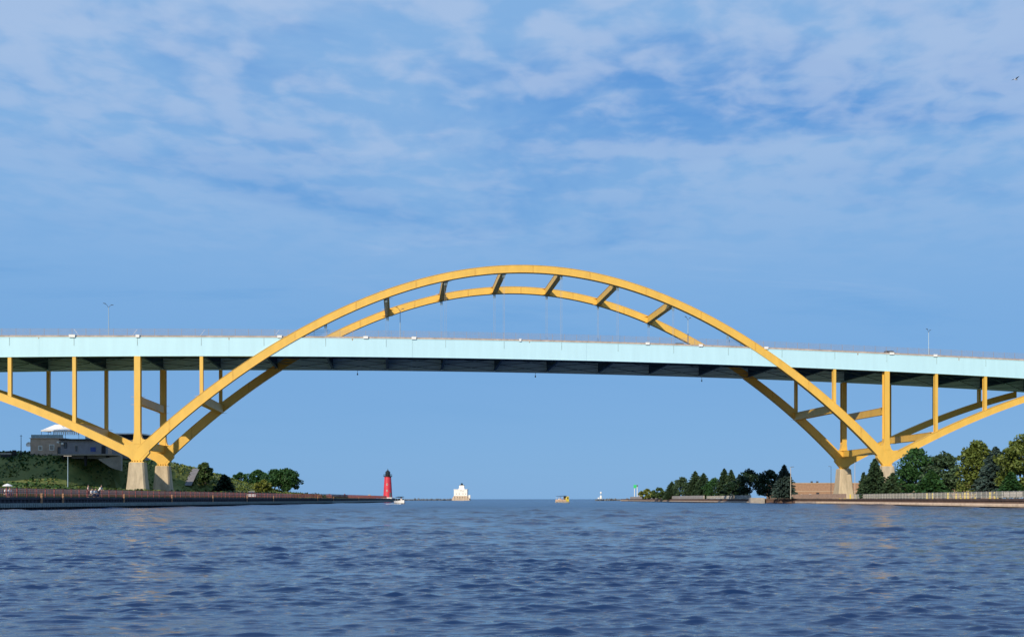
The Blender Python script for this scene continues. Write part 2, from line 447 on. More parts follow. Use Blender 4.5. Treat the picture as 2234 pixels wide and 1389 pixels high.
build_right_ground()

def offset_line(line, d, side):
    out = []
    for i, p in enumerate(line):
        a = Vector(line[max(i-1, 0)]); b = Vector(line[min(i+1, len(line)-1)])
        t = (b-a).normalized(); n = Vector((t.y, -t.x))*side
        out.append((p[0]+n.x*d, p[1]+n.y*d))
    return out
def strip_wall(line, d0, d1, z0, z1, side):
    A = offset_line(line, d0, side); B = offset_line(line, d1, side); mb = MB()
    mb.loft([[(a[0], a[1], z0), (b[0], b[1], z0), (b[0], b[1], z1), (a[0], a[1], z1)] for a, b in zip(A, B)])
    return mb
def corrugated(line, pitch, depth, z0, z1, side, dmax=1e9):
    mb = MB(); pts = []
    for (a, b) in zip(line, line[1:]):
        a = Vector(a); b = Vector(b); l = (b-a).length; t = (b-a)/l; nrm = Vector((t.y, -t.x))*side
        n = max(1, int(l/pitch))
        for i in range(n):
            for f, dd in ((0, 0), (.32, 0), (.5, depth), (.82, depth)):
                p = a+t*(l*(i+f)/n)+nrm*dd; pts.append(p)
    for p, q in zip(pts, pts[1:]): mb.add([(p.x, p.y, z0), (q.x, q.y, z0), (q.x, q.y, z1), (p.x, p.y, z1)], [(0, 1, 2, 3)])
    return mb

def left_quay():
    t = thing('quay_wall', 'long blackened sheet pile quay wall below the red railing on the left bank', 'quay wall', (-69, 200, 0))
    inv = Vector((69, -200, 0))
    def sub(mb, name, m, kind=None):
        mb.v = [(p[0]+69, p[1]-200, p[2]) for p in mb.v]; o = mb.build(name, m, t)
        if kind: o['kind'] = kind
        return o
    sub(corrugated(LW, .95, .16, -1.2, 1.32, 1), 'sheet_pile', M['pile_dark'], 'stuff')
    sub(strip_wall(LW, -.5, .32, 1.30, 1.60, 1), 'cap_beam', M['pile_dark'])
    sub(strip_wall(LW, 0.05, .75, .33, .84, 1), 'ledge', M['ledge_green'])
    cl = MB()
    for Y in np.arange(102, 300, .55):                         # bolts and rubbing studs along the ledge
        cl.box(-68.27, -68.15, Y, Y+.2, .42, .8)
    sub(cl, 'rubbing_stud', M['ledge_green'], 'stuff')
    lad = MB()
    for s in (-.14, .14): lad.bar((.4, s, .45), (.4, s, 2.1), .09, .09); 
    for k in range(6): lad.bar((.4, -.14, .55+.26*k), (.4, .14, .55+.26*k), .05, .05)
    me = lad.mesh('ladder', M['ladder'])
    for px in (84, 131, 265, 370, 460, 535, 593, 690, 725, 781):
        Y = 69*F/(PP-px) 
        for _ in range(4): Y = -on_line(LW, Y)*F/(PP-px)
        put('ladder', me, t, (on_line(LW, Y)+69, Y-200, 0))
left_quay()
def right_quay():
    t = thing('quay_wall', 'sunlit tan ledged quay wall with brown sheet piling on the right bank', 'quay wall', (63, 200, 0))
    def sub(mb, name, m, kind=None):
        mb.v = [(p[0]-63, p[1]-200, p[2]) for p in mb.v]; o = mb.build(name, m, t)
        if kind: o['kind'] = kind
        return o
    sub(corrugated(RW, .62, .13, -1.2, 1.15, -1), 'sheet_pile', M['pile_brown'], 'stuff')
    sub(strip_wall(RW, -.5, .22, 1.12, 1.42, -1), 'cap_beam', M['pile_brown'])
    led = RW[:4]
    sub(strip_wall(led, .1, .62, .22, .70, -1), 'ledge', M['conc_tan'])
    sub(strip_wall(RW[5:], .1, .55, .26, .66, -1), 'ledge', M['conc_tan'])
    lob = MB()
    for Y in np.arange(110, 300, .62):                         # rounded concrete lobes in front of the ledge
        x = on_line(RW, Y)-.68
        lob.lathe([(.20, .20), (.24, .45), (.2, .66)], 6, (x, Y))
    sub(lob, 'ledge_lobe', M['conc_tan'], 'stuff')
    blk = MB(); blk.prism([(50.2, -.8), (54.5, -.8), (54.5, 1.75), (50.2, 1.75)], 329, 332)
    sub(blk, 'corner_block', M['conc_grey'])
right_quay()

def parapet_far():
    t = thing('parapet_wall', 'long grey concrete parapet at the far tip of the right bank', 'wall', (36, 560, 0))
    line = [(47.2, 430), (41.6, 491), (28.8, 668)]
    n = 24; a = 0
    for i in range(n):
        s0, s1 = i/n, (i+1)/n-.0012
        def pt(s):
            d = s*2; k = 0 if d < 1 else 1; f = d-k
            if d >= 2: k, f = 1, 1
            p, q = line[k], line[k+1]; return Vector((p[0]+(q[0]-p[0])*f, p[1]+(q[1]-p[1])*f))
        p, q = pt(s0), pt(s1); h = 2.75+random.uniform(-.04, .04)
        mb = MB(); mb.loft([[(r.x-36, r.y-560, 1.3), (r.x-35.5, r.y-560, 1.3), (r.x-35.5, r.y-560, h), (r.x-36, r.y-560, h)] for r in (p, q)])
        mb.build('wall_panel', M['conc_grey'], t)
parapet_far()

def retaining():
    t = thing('retaining_wall', 'low tan retaining wall between the promenade and the grassy hill foot', 'wall', (-89, 200, 0))
    line = [(-89, 60), (-89, 300), (-94, 356), (-102, 430)]
    a = strip_wall(line, -.3, .0, 1.3, 2.85, 1); a.v = [(p[0]+89, p[1]-200, p[2]) for p in a.v]; a.build('wall_face', M['conc_grey'], t)
    b = strip_wall(line, -.7, .12, 2.852, 3.02, 1); b.v = [(p[0]+89, p[1]-200, p[2]) for p in b.v]; b.build('coping', M['conc_tan'], t)
retaining()

# ------------------------------------------------------------------ the arch bridge
X0, Y0, TH, W = -12.045, 267.49, 0.16378, 28.2
CT, ST = math.cos(TH), math.sin(TH)
def bw(u, v, z): return Vector((X0+u*CT-v*ST, Y0+u*ST+v*CT, z))
def u_of(px, v):
    t = (px-PP)/F; return (t*(Y0+v*CT)-X0+v*ST)/(CT-t*ST)
def zt(u): q = u*u; return 58.1868-.00578037*q+1.08652e-7*q*q-7.45091e-12*q**3
def zb(u): q = u*u; return 56.3467-.00588094*q+1.03083e-7*q*q-7.75733e-12*q**3
def st_(u): d = abs(u); return -2.65907e-3*d*d+1.013074*d-58.2733
def sb_(u): d = abs(u); return -2.89697e-3*d*d+1.076943*d-64.3355
def gt(u): return 39.704-1.56e-4*u*u+2e-9*u**4
def gb(u): return 35.2816-1.363e-4*u*u
PAN = 14.07; UP = 6.5*PAN
def uk(k): return -UP+(k-2)*PAN if 2 <= k <= 15 else (-UP+(k-2)*13.72 if k < 2 else UP+(k-15)*13.72)

def build_bridge():
    br = thing('arch_bridge', 'yellow tied arch bridge with pale blue deck girders spanning the harbour mouth', 'bridge', (X0, Y0, 0), TH)
    P = lambda mb, name, m, smooth=False: mb.build(name, M[m], br, smooth)
    def rib(v0, ft, fb, us, name):
        mb = MB()
        for (va, vb, o0, o1) in ((v0+.09, v0+1.41, 'b', 't'), (v0, v0+1.5, 't', 't'), (v0, v0+1.5, 'b', 'b')):
            secs = []
            for u in us:
                b, t = fb(u), ft(u)
                if (o0, o1) == ('t', 't'): b, t = t-.07, t+.0
                elif (o0, o1) == ('b', 'b'): b, t = b, b+.07
                else: b, t = b+.07, t-.07
                secs.append([(u, va, b), (u, vb, b), (u, vb, t), (u, va, t)])
            mb.loft(secs)
        return P(mb, name, 'yellow')
    for v0 in (0.0, W-.75):
        rib(v0, zt, zb, [-UP+i*(2*UP)/96 for i in range(97)], 'arch_rib')
        for s in (-1, 1):
            rib(v0, st_, sb_, [s*(UP+i*(144-UP)/24) for i in range(25)], 'side_arch')
            # node where arch, side arch and column meet on the pier
            g = MB(); c = s*UP
            def L(pts): return [(c-s*a, z) for a, z in pts]
            g.prism(L([(-.95, 10.0), (.95, 10.0), (2.6, 11.9), (2.6, 15.4), (1.75, 15.0), (1.15, 15.15), (.85, 15.7), (.7, 16.9), (-.7, 16.9), (-.85, 15.2), (-1.15, 14.2), (-1.8, 13.75), (-2.9, 13.95), (-2.9, 12.0)]), v0+.05, v0+1.45)
            P(g, 'node_plate', 'yellow')
            sh = MB(); zz = [(9.72, 1.55, .3), (9.86, 1.5, .3), (9.95, .98, .0), (10.2, .95, .0)]
            sh.loft([[(c-w, v0-e, z), (c+w, v0-e, z), (c+w, v0+1.5+e, z), (c-w, v0+1.5+e, z)] for z, w, e in zz])
            for q in range(5): sh.prism([(c-1.2+q*.6-.05, 9.86), (c-1.2+q*.6+.05, 9.86), (c-1.2+q*.6+.05, 10.25), (c-1.2+q*.6-.05, 10.25)], v0-.28, v0+.1)
            P(sh, 'bearing', 'yellow')
            # concrete pier, flaring to its foot
            pr = MB(); secs = []
            for z, a, b in ((9.74, 1.62, 1.75), (9.2, 1.68, 1.8), (6.5, 1.86, 2.0), (4.2, 2.08, 2.2), (2.6, 2.3, 2.4), (.4, 2.5, 2.6)):
                q = .35; vc = v0+.75
                secs.append([(c-a+q, vc-b, z), (c+a-q, vc-b, z), (c+a, vc-b+q, z), (c+a, vc+b-q, z), (c+a-q, vc+b, z), (c-a+q, vc+b, z), (c-a, vc+b-q, z), (c-a, vc-b+q, z)])
            pr.loft(secs); P(pr, 'pier', 'concrete')
        for k in range(2, 15):                                       # bolted splice plates between the rib's lengths
            for f in (.5,):
                u = uk(k)+PAN*f; sl = (zt(u+.1)-zt(u-.1))/.2
                mb = MB(); mb.prism([(u-.17, zb(u)+.1-.17*sl), (u+.17, zb(u)+.1+.17*sl), (u+.17, zt(u)-.1+.17*sl), (u-.17, zt(u)-.1-.17*sl)], v0+.066, v0+.089); P(mb, 'splice_plate', 'splice')
        # columns
        for k in list(range(-2, 4))+list(range(14, 20)):
            u = uk(k); top = gb(u)-.0
            if k in (2, 15):
                mb = MB()
                mb.box(u-.68, u+.68, v0-.02, v0+.10, 14.0, top); mb.box(u-.68, u+.68, v0+1.40, v0+1.52, 14.0, top); mb.box(u-.30, u+.30, v0+.10, v0+1.40, 14.0, top)
                P(mb, 'pier_column', 'yellow')
            else:
                bot = (zt(u) if 2 < k < 15 else st_(u))-.35
                if top-bot < .8: continue
                mb = MB(); mb.box(u-.38, u+.38, v0+.25, v0+.33, bot, top); mb.box(u-.38, u+.38, v0+1.17, v0+1.25, bot, top); mb.box(u-.30, u+.30, v0+.33, v0+1.17, bot, top)
                P(mb, 'column', 'yellow')
        # deck girder: separate lengths between splices
        gv0, gv1 = (v0+.22, v0+1.25)
        cuts = [-230, -188, -146, -112.6]+[uk(k)+6.2 for k in range(3, 15, 3)]+[112.6, 146, 188, 230]
        cuts = sorted(cuts)
        for a, b in zip(cuts, cuts[1:]):
            n = max(2, int((b-a)/4)); secs = []; mb = MB()
            for i in range(n+1):
                u = a+.012+(b-a-.024)*i/n
                secs.append([(u, gv0, gb(u)+.09), (u, gv1, gb(u)+.09), (u, gv1, gt(u)-.09), (u, gv0, gt(u)-.09)])
            mb.loft(secs)
            for (z0f, d0, d1) in ((gt, -.09, 0), (gb, 0, .09)):
                secs = []
                for i in range(n+1):
                    u = a+.012+(b-a-.024)*i/n; secs.append([(u, gv0-.07, z0f(u)+d0), (u, gv1+.07, z0f(u)+d0), (u, gv1+.07, z0f(u)+d1), (u, gv0-.07, z0f(u)+d1)])
                mb.loft(secs)
            P(mb, 'deck_girder', 'pale')
        # parapet in lengths
        for i in range(48):
            a = -230+i*460/48; b = a+460/48-.03; mb = MB(); vv = v0+.35
            mb.loft([[(u, vv, gt(u)+.004), (u, vv+.35, gt(u)+.004), (u, vv+.35, gt(u)+.42), (u, vv, gt(u)+.42)] for u in (a, b)])
            P(mb, 'parapet_length', 'parapet')
        # hangers
        for k in range(5, 13):
            u = uk(k); zt0 = zb(u)
            mb = MB()
            for du in (-.17, .17):
                for dv in (-.17, .17): mb.tube([(u+du, v0+.75+dv, gt(u)-.1), (u+du, v0+.75+dv, zt0+.1)], .015, 5)
            P(mb, 'hanger', 'cable')
            sk = MB(); sk.tube([(u-.17, v0+.75, zt0+.05), (u-.17, v0+.75, zt0-1.0)], .13, 8); sk.tube([(u+.17, v0+.75, zt0+.05), (u+.17, v0+.75, zt0-1.0)], .13, 8)
            P(sk, 'hanger_socket', 'socket')
    # cross struts between the two ribs
    va, vb = 1.41, W-.66
    def strut(u, z0, z1, hw, name, fillet=.9):
        mb = MB(); mb.box(u-hw, u+hw, va, vb, z0+.05, z1-.05)
        for zz0, zz1 in ((z0, z0+.05), (z1-.05, z1)):
            f = fillet
            mb.slab([(u-hw-f-.08, va), (u-hw-.08-f*.3, va+f*.3), (u-hw-.08, va+f), (u-hw-.08, vb-f), (u-hw-.08-f*.3, vb-f*.3), (u-hw-f-.08, vb), (u+hw+f+.08, vb), (u+hw+.08+f*.3, vb-f*.3), (u+hw+.08, vb-f), (u+hw+.08, va+f), (u+hw+.08+f*.3, va+f*.3), (u+hw+f+.08, va)], zz0, zz1)
        P(mb, name, 'yellow')
    for k in range(6, 12): strut(uk(k), zb(uk(k))+.12, zt(uk(k))-.12, .55, 'arch_strut')
    for k in (3, 14):
        u = uk(k); strut(u, zb(u)+.15, zt(u)-.5, .7, 'arch_strut')
    for k in (1, 16):
        u = uk(k); strut(u, sb_(u)+.1, st_(u)-.1, .75, 'arch_strut')
    for s in (-1, 1):
        strut(s*UP, 23.1, 24.95, .45, 'portal_strut', 1.1); strut(s*UP, 13.1, 14.9, .5, 'portal_strut', 1.1)
    # floor system
    n = 60; mb = MB(); us = [-230+460*i/n for i in range(n+1)]
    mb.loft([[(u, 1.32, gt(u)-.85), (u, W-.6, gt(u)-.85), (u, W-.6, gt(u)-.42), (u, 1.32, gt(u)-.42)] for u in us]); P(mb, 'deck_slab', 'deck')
    for j in range(7):
        v = 3.6+j*(W-6.6)/6; mb = MB()
        mb.loft([[(u, v-.14, gt(u)-1.75), (u, v+.14, gt(u)-1.75), (u, v+.14, gt(u)-.855), (u, v-.14, gt(u)-.855)] for u in us])
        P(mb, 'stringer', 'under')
    for k in range(-8, 26):
        u = uk(k)
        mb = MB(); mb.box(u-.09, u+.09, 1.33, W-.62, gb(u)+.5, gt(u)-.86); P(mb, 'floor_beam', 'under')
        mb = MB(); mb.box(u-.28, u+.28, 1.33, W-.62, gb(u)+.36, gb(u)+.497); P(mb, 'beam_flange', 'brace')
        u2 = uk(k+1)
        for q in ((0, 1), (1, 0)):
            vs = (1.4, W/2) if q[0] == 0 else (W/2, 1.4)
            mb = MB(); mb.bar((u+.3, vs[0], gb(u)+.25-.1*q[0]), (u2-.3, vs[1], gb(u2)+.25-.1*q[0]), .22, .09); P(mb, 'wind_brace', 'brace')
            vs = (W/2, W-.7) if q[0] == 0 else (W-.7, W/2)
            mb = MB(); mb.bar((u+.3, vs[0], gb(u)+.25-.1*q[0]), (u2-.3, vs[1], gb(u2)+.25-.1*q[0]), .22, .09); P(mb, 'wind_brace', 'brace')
    # hanger plates, streaks, junction boxes and signal rods on the near girder
    for k in range(-2, 20):
        u = uk(k)
        mb = MB(); mb.box(u-.06, u+.06, .17, .219, gt(u)-1.95, gt(u)-.13); P(mb, 'stiffener', 'seam')
    for k in (0, 16, 3, 5, 8, 12, 14):
        u = uk(k)+6.2; w = .05+.05*random.random(); h = .25+.6*random.random()
        mb = MB(); mb.prism([(u-w*2, gt(u)-.12), (u+w*2, gt(u)-.12), (u+w*.5, gt(u)-.12-h), (u-w*.5, gt(u)-.12-h)], .196, .218); P(mb, 'rust_streak', 'rust')
    for px, w in ((157, 1.3), (300, .8), (610, 1.05), (798, 1.1), (903, 1.1), (1135, .55), (1413, 1.0), (1529, 1.0), (1672, 1.05), (1946, 1.2), (2041, 1.0)):
        u = u_of(px, 0); mb = MB(); mb.box(u-w/2, u+w/2, -.08, .15, gt(u)-.1, gt(u)+.46); mb.box(u-w/2-.04, u+w/2+.04, -.11, .18, gt(u)+.46, gt(u)+.52); P(mb, 'junction_box', 'white')
    for px in (780, 1168, 1531):
        u = u_of(px, W-.2); mb = MB(); mb.tube([(u, W-.2, gb(u)+.2), (u, W-.2, gb(u)-1.0)], .05, 6); mb.tube([(u, W-.2, gb(u)-.8), (u, W-.2, gb(u)-1.25)], .16, 8); P(mb, 'channel_lamp', 'steel_dark')
    # end piers outside the picture carry the approaches
    for s in (-1, 1):
        for u in (s*176, s*218):
            mb = MB(); mb.box(u-1.2, u+1.2, .4, 2.4, 0, gb(u)-1.6); mb.box(u-1.2, u+1.2, W-2, W, 0, gb(u)-1.6); mb.box(u-1.3, u+1.3, .2, W+.2, gb(u)-1.6, gb(u)); P(mb, 'approach_pier', 'conc_grey')
build_bridge()

def mesh_fence(v, label):
    t = thing('mesh_fence', label, 'fence', bw(0, v, 0), TH, 'tall mesh fences on the bridge deck')
    post = MB(); post.box(-.035, .035, -.035, .035, -.42, 2.15); me = post.mesh('post', M['fence'])
    u = -190
    while u < 190:
        put('post', me, t, (u, 0, gt(u))); u += 3.0
    w = MB(); u = -190
    while u < 190:
        z = gt(u); w.add([(u-.009, 0, z-.40), (u+.009, 0, z-.40), (u+.009, 0, z+2.1), (u-.009, 0, z+2.1)], [(0, 1, 2, 3)]); u += .10
    for h in (.45, 1.0, 1.6, 2.1):
        for i in range(76):
            a, b = -190+5*i, -185+5*i; w.bar((a, .02, gt(a)+h), (b, .02, gt(b)+h), .02, .03)
    o = w.build('wire_mesh', M['fence'], t); o['kind'] = 'stuff'
    return t
nf = mesh_fence(1.75, 'tall see-through mesh fence along the near edge of the bridge deck')
mesh_fence(W-1.1, 'tall see-through mesh fence along the far edge of the bridge deck')
for px in (430, 592, 178, 282):
    u = u_of(px, 1.75); mb = MB(); s = 1 if px != 178 else -1
    mb.bar((u, .12, gt(u)-.3), (u+s*1.7, .12, gt(u)+2.0), .05, .06); mb.build('brace', M['white'], nf)

def bridge_lamp(px, label, up, v=14.1):
    u = u_of(px, v); t = thing('street_lamp', label, 'street lamp', bw(u, v, gt(u)-.42), TH+.6, 'lamp posts along the bridge deck')
    b = MB(); b.box(-.25, .25, -.25, .25, 0, 1.0); b.build('base', M['conc_grey'], t)
    mb = MB(); mb.tube([(0, 0, .9), (0, 0, up)], [.13, .085], 8); mb.build('pole', M['steel_blue'], t)
    for s, l in ((-1, .8), (1, .65)):
        a = MB(); a.tube([(0, 0, up-.1), (s*.5*l, 0, up+.55*l), (s*l, 0, up+.95*l)], .05, 6); a.build('arm', M['lamp_head'], t)
        h = MB(); h.bar((s*(l-.1), 0, up+.95*l), (s*(l+.45), 0, up+1.02*l), .24, .12); h.build('lamp_head', M['lamp_head'], t)
bridge_lamp(237, 'pale double armed lamp post on the bridge deck above the left pier', 9.6)
bridge_lamp(873, 'double armed lamp post on the deck under the left shoulder of the arch', 9.4)
bridge_lamp(1501, 'double armed lamp post on the deck under the right shoulder of the arch', 9.2)
bridge_lamp(2026, 'pale double armed lamp post on the deck beyond the right end of the arch', 9.0)

# ------------------------------------------------------------------ vehicles
def make_car(name, label, cat, paint, loc, rz, h=1.65, l=4.6, w=1.85, group=None):
    t = thing(name, label, cat, loc, rz, group)
    prof = [(-l/2, .42), (-l/2, .75*h*.8), (-l/2+.1, h*.58), (-l*.33, h*.62), (-l*.22, h*.60), (l*.30, h*.60), (l*.46, h*.52), (l/2, h*.42), (l/2, .4), (l*.36, .26), (-l*.36, .26)]
    b = MB(); b.prism(prof, -w/2, w/2); b.build('body', paint, t)
    g = MB(); g.loft([[(-l*.44, -w*.46, h*.58), (l*.22, -w*.46, h*.58), (l*.22, w*.46, h*.58), (-l*.44, w*.46, h*.58)], [(-l*.37, -w*.38, h*.96), (l*.04, -w*.38, h*.96), (l*.04, w*.38, h*.96), (-l*.37, w*.38, h*.96)]]); g.build('cabin_glass', M['glass'], t)
    r = MB(); r.box(-l*.38, l*.05, -w*.385, w*.385, h*.96, h); r.build('roof', paint, t)
    wh = MB(); wh.prism([(.33*math.cos(a*PI/6), .33*math.sin(a*PI/6)) for a in range(12)], -.11, .11); me = wh.mesh('wheel', M['rubber'])
    for x in (-l*.31, l*.31):
        for y in (-w/2+.1, w/2-.1): put('wheel', me, t, (x, y, .33))
    hl = MB(); hl.box(-.03, .03, -.16, .16, -.08, .08); me = hl.mesh('headlight', M['white'])
    for y in (-w*.36, w*.36): put('headlight', me, t, (l/2-.01, y, h*.36))
    return t
u = u_of(1945, 4.2); make_car('sport_utility_car', 'dark car crossing the bridge above the right pier column', 'car', M['car_dark'], bw(u, 4.2, gt(u)-.42), TH, 1.85, 4.7)
u = u_of(1488, 4.2); make_car('sedan_car', 'dark low car on the bridge under the right shoulder of the arch', 'car', M['car_dark'], bw(u, 4.2, gt(u)-.42), TH, 1.52, 4.6)
p = at(548, 1084, 262); make_car('parked_car', 'white car parked on the left promenade before the round dark trees', 'car', M['car_white'], (p.x, 262, 1.556), R(110), 1.6, 4.4)

# ------------------------------------------------------------------ trees
LEAF = {}
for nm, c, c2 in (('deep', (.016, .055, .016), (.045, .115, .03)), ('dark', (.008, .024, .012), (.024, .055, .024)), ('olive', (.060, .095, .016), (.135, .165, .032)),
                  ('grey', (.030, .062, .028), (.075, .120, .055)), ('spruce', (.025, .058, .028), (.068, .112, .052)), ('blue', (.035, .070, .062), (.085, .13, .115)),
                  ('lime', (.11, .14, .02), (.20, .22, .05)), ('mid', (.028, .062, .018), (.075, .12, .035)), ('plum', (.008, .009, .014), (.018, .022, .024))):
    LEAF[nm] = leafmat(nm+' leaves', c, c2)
def quads(rs, C, U, V):
    return np.stack([C-U-V, C+U-V, C+U+V, C-U+V], 1)
def mesh_quads(name, Q, m):
    n = len(Q); V = Q.reshape(-1, 3).astype(np.float32)
    me = bpy.data.meshes.new(name); me.vertices.add(4*n); me.vertices.foreach_set('co', V.ravel())
    me.loops.add(4*n); me.loops.foreach_set('vertex_index', np.arange(4*n, dtype=np.int32))
    me.polygons.add(n); me.polygons.foreach_set('loop_start', np.arange(n, dtype=np.int32)*4)
    me.update(calc_edges=True); me.materials.append(m); return me
def rand_frames(rs, n, flat=0.0):
    nrm = rs.normal(size=(n, 3)); nrm[:, 2] = np.abs(nrm[:, 2])+flat; nrm /= np.linalg.norm(nrm, axis=1)[:, None]
    a = rs.normal(size=(n, 3)); a -= nrm*(a*nrm).sum(1)[:, None]; a /= np.linalg.norm(a, axis=1)[:, None]
    return a, np.cross(nrm, a)
def broadleaf(name, label, loc, h, w, leaf, base=.16, seed=1, cat='tree', group=None, dens=1.0, trunk=True, multi=1, ls=.24, shape=1.0):
    rs = np.random.default_rng(seed); t = thing(name, label, cat, loc, 0, group)
    z0, z1 = h*base, h; r = w/2
    limbs = []
    if trunk:
        tm = MB(); tr = max(.07, h*.022)
        for q in range(multi):
            ox = (q-(multi-1)/2)*w*.28
            tm.tube([(ox*1.15, 0, -.5), (ox, 0, h*base*.8), (ox*.9, .05*w, h*.5), (ox*.6, 0, h*.8)], [tr*1.3, tr, tr*.6, tr*.2], 8)
            for i in range(6):
                a = rs.uniform(0, 2*PI); zz = h*rs.uniform(max(base*.8, .15), .55); l = r*rs.uniform(.45, .8)
                tm.tube([(ox, 0, zz), (ox+math.cos(a)*l*.5, math.sin(a)*l*.5, zz+l*.3), (ox+math.cos(a)*l, math.sin(a)*l, zz+l*.75)], [tr*.5, tr*.32, tr*.1], 5)
        tm.build('trunk', M['bark'], t, True)
    # clump centres spread over the crown's volume, mostly near its skin, with a ragged outline
    nc = int(58*dens); C = []
    while len(C) < nc:
        f = rs.beta(1.25, 1.2); an = rs.uniform(0, 2*PI); q = rs.uniform(.12, 1)**.5
        wid = (1-abs(2*f-.80)**3.0)**.5 if abs(2*f-.80) < 1 else .0
        if f > .86: wid = max(wid, .34*(1.06-f)/.2)
        lump = 1+.30*mn.noise(Vector((math.cos(an)*1.6+seed, math.sin(an)*1.6, f*3.2)))
        C.append((math.cos(an)*q*r*.9*lump*wid, math.sin(an)*q*r*.9*lump*wid, z0+(z1-z0)*(.05+.9*f)))
    C = np.array(C); cr = np.minimum(w, h)*rs.uniform(.085, .17, nc)
    nl = int(75*dens)
    idx = np.repeat(np.arange(nc), nl); n = len(idx)
    o = rs.normal(size=(n, 3)); o /= np.linalg.norm(o, axis=1)[:, None]
    P = C[idx]+o*(cr[idx]*rs.uniform(.25, 1.0, n)**.5)[:, None]*np.array([1.12, 1.12, .78])
    a, b = rand_frames(rs, n, .35); s = ls*rs.uniform(.55, 1.25, n)[:, None]
    o = put('crown', mesh_quads('crown', quads(rs, P, a*s, b*s*.7), LEAF[leaf]), t)
    return t
def spruce(name, label, loc, h, w, leaf, base=.07, seed=1, group=None, dens=1.0, cat='tree', full=.72):
    rs = np.random.default_rng(seed); t = thing(name, label, cat, loc, rs.uniform(0, 6), group)
    tm = MB(); tm.tube([(0, 0, -.5), (0, 0, h*.5), (0, 0, h*.985)], [h*.02, h*.012, .02], 7)
    r = w/2; Cs, Us, Vs = [], [], []
    z = h*base; lvl = 0
    while z < h*.985:
        f = (z-h*base)/(h*(1-base)); R_ = r*1.12*(1-f)**full*(1+.12*math.sin(lvl*2.1+seed))*(.8+.2*min(1, f*8)); nb = max(4, int(11*(1-f)+4))
        for i in range(nb):
            a = 2*PI*(i+rs.uniform(-.3, .3))/nb+lvl; l = R_*rs.uniform(.72, 1.12)
            dx, dy = math.cos(a), math.sin(a); droop = rs.uniform(.12, .34)
            if i % 2 == 0 and l > .5: tm.tube([(0, 0, z), (dx*l*.8, dy*l*.8, z-l*.8*droop*.6)], [.05, .015], 4)
            m = max(3, int(l*5*dens))
            for q in range(m):
                s = (q+.6)/m; k = 4
                for _ in range(k):
                    sp = .30*(1.15-s)*max(.5, min(1.3, l/2))
                    px = dx*l*s-dy*rs.normal(0, sp*.6); py = dy*l*s+dx*rs.normal(0, sp*.6); pz = z-l*droop*s*s*1.2+.12*s*l*(s > .7)+rs.normal(0, .07)
                    Cs.append((px, py, pz)); ss = rs.uniform(.09, .24)
                    Us.append((dx*ss*1.4, dy*ss*1.4, -ss*rs.uniform(.0, .7))); Vs.append((-dy*ss*.7+rs.normal(0, .03), dx*ss*.7+rs.normal(0, .03), rs.normal(0, .08)))
        z += max(.20, h*.036*(1-.45*f)); lvl += 1
    for q in range(10):
        Cs.append((rs.normal(0, .03), rs.normal(0, .03), h*(.93+.07*q/10))); Us.append((.05, 0, .03)); Vs.append((0, .02, .12))
    tm.build('trunk', M['bark'], t)
    put('crown', mesh_quads('crown', quads(rs, np.array(Cs), np.array(Us), np.array(Vs)), LEAF[leaf]), t)
    return t
def tree_at(kind, name, label, px, ytop, wpx, Y, leaf, zbase, seed, group=None, **kw):
    X = ax(px, Y); top = EYE+(HZ-ytop)*Y/F; h = top-zbase; w = wpx*Y/F*(1.16 if kind == 's' else 1.14)
    return (broadleaf if kind == 'b' else spruce)(name, label, (X, Y, zbase), h, w, leaf, seed=seed, group=group, **kw)

# right bank, far row by the tip, from the tip back towards the bridge
G1 = 'trees along the tip of the right bank'
tree_at('b', 'shrub', 'low yellow green shrub nearest the green beacon at the bank tip', 1412, 1066, 40, 540, 'lime', 1.4, 11, G1, cat='shrub', base=.02, trunk=False)
tree_at('b', 'shrub', 'low dark shrub right of the yellow green one at the bank tip', 1438, 1063, 34, 525, 'mid', 1.4, 12, G1, cat='shrub', base=.02, trunk=False)
tree_at('s', 'spruce_tree', 'shortest spruce at the left end of the far right-bank row', 1466, 1050, 34, 505, 'spruce', 1.4, 13, G1)
tree_at('b', 'broadleaf_tree', 'rounded green tree left of the twin spruces in the far row', 1489, 1041, 42, 495, 'grey', 1.4, 14, G1, base=.1)
tree_at('s', 'spruce_tree', 'left one of the twin grey green spruces in the far row', 1517, 1027, 46, 480, 'grey', 1.4, 15, G1)
tree_at('s', 'spruce_tree', 'right one of the twin grey green spruces in the far row', 1535, 1031, 44, 470, 'spruce', 1.4, 16, G1)
tree_at('b', 'broadleaf_tree', 'low round green tree in the dip between the spruces', 1560, 1043, 46, 440, 'deep', 1.4, 17, G1, base=.14)
tree_at('s', 'spruce_tree', 'sharp topped spruce left of the two black green trees', 1580, 1021, 40, 425, 'spruce', 1.4, 18, G1)
tree_at('s', 'spruce_tree', 'pale spruce just right of the sharp topped spruce', 1595, 1024, 38, 415, 'grey', 1.4, 19, G1)
tree_at('s', 'spruce_tree', 'half hidden spruce behind the larger black green tree', 1613, 1034, 36, 405, 'blue', 1.4, 20, G1)
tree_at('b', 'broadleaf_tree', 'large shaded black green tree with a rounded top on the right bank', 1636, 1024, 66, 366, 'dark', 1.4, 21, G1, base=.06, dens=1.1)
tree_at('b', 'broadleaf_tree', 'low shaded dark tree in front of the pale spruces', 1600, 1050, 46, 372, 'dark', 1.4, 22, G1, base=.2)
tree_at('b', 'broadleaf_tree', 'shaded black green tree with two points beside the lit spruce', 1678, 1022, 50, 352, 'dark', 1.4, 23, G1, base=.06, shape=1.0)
tree_at('s', 'spruce_tree', 'blue green spruce with a dark tip beside the beige lamp pole', 1711, 1013, 46, 326, 'blue', 1.4, 24, G1, dens=1.2)
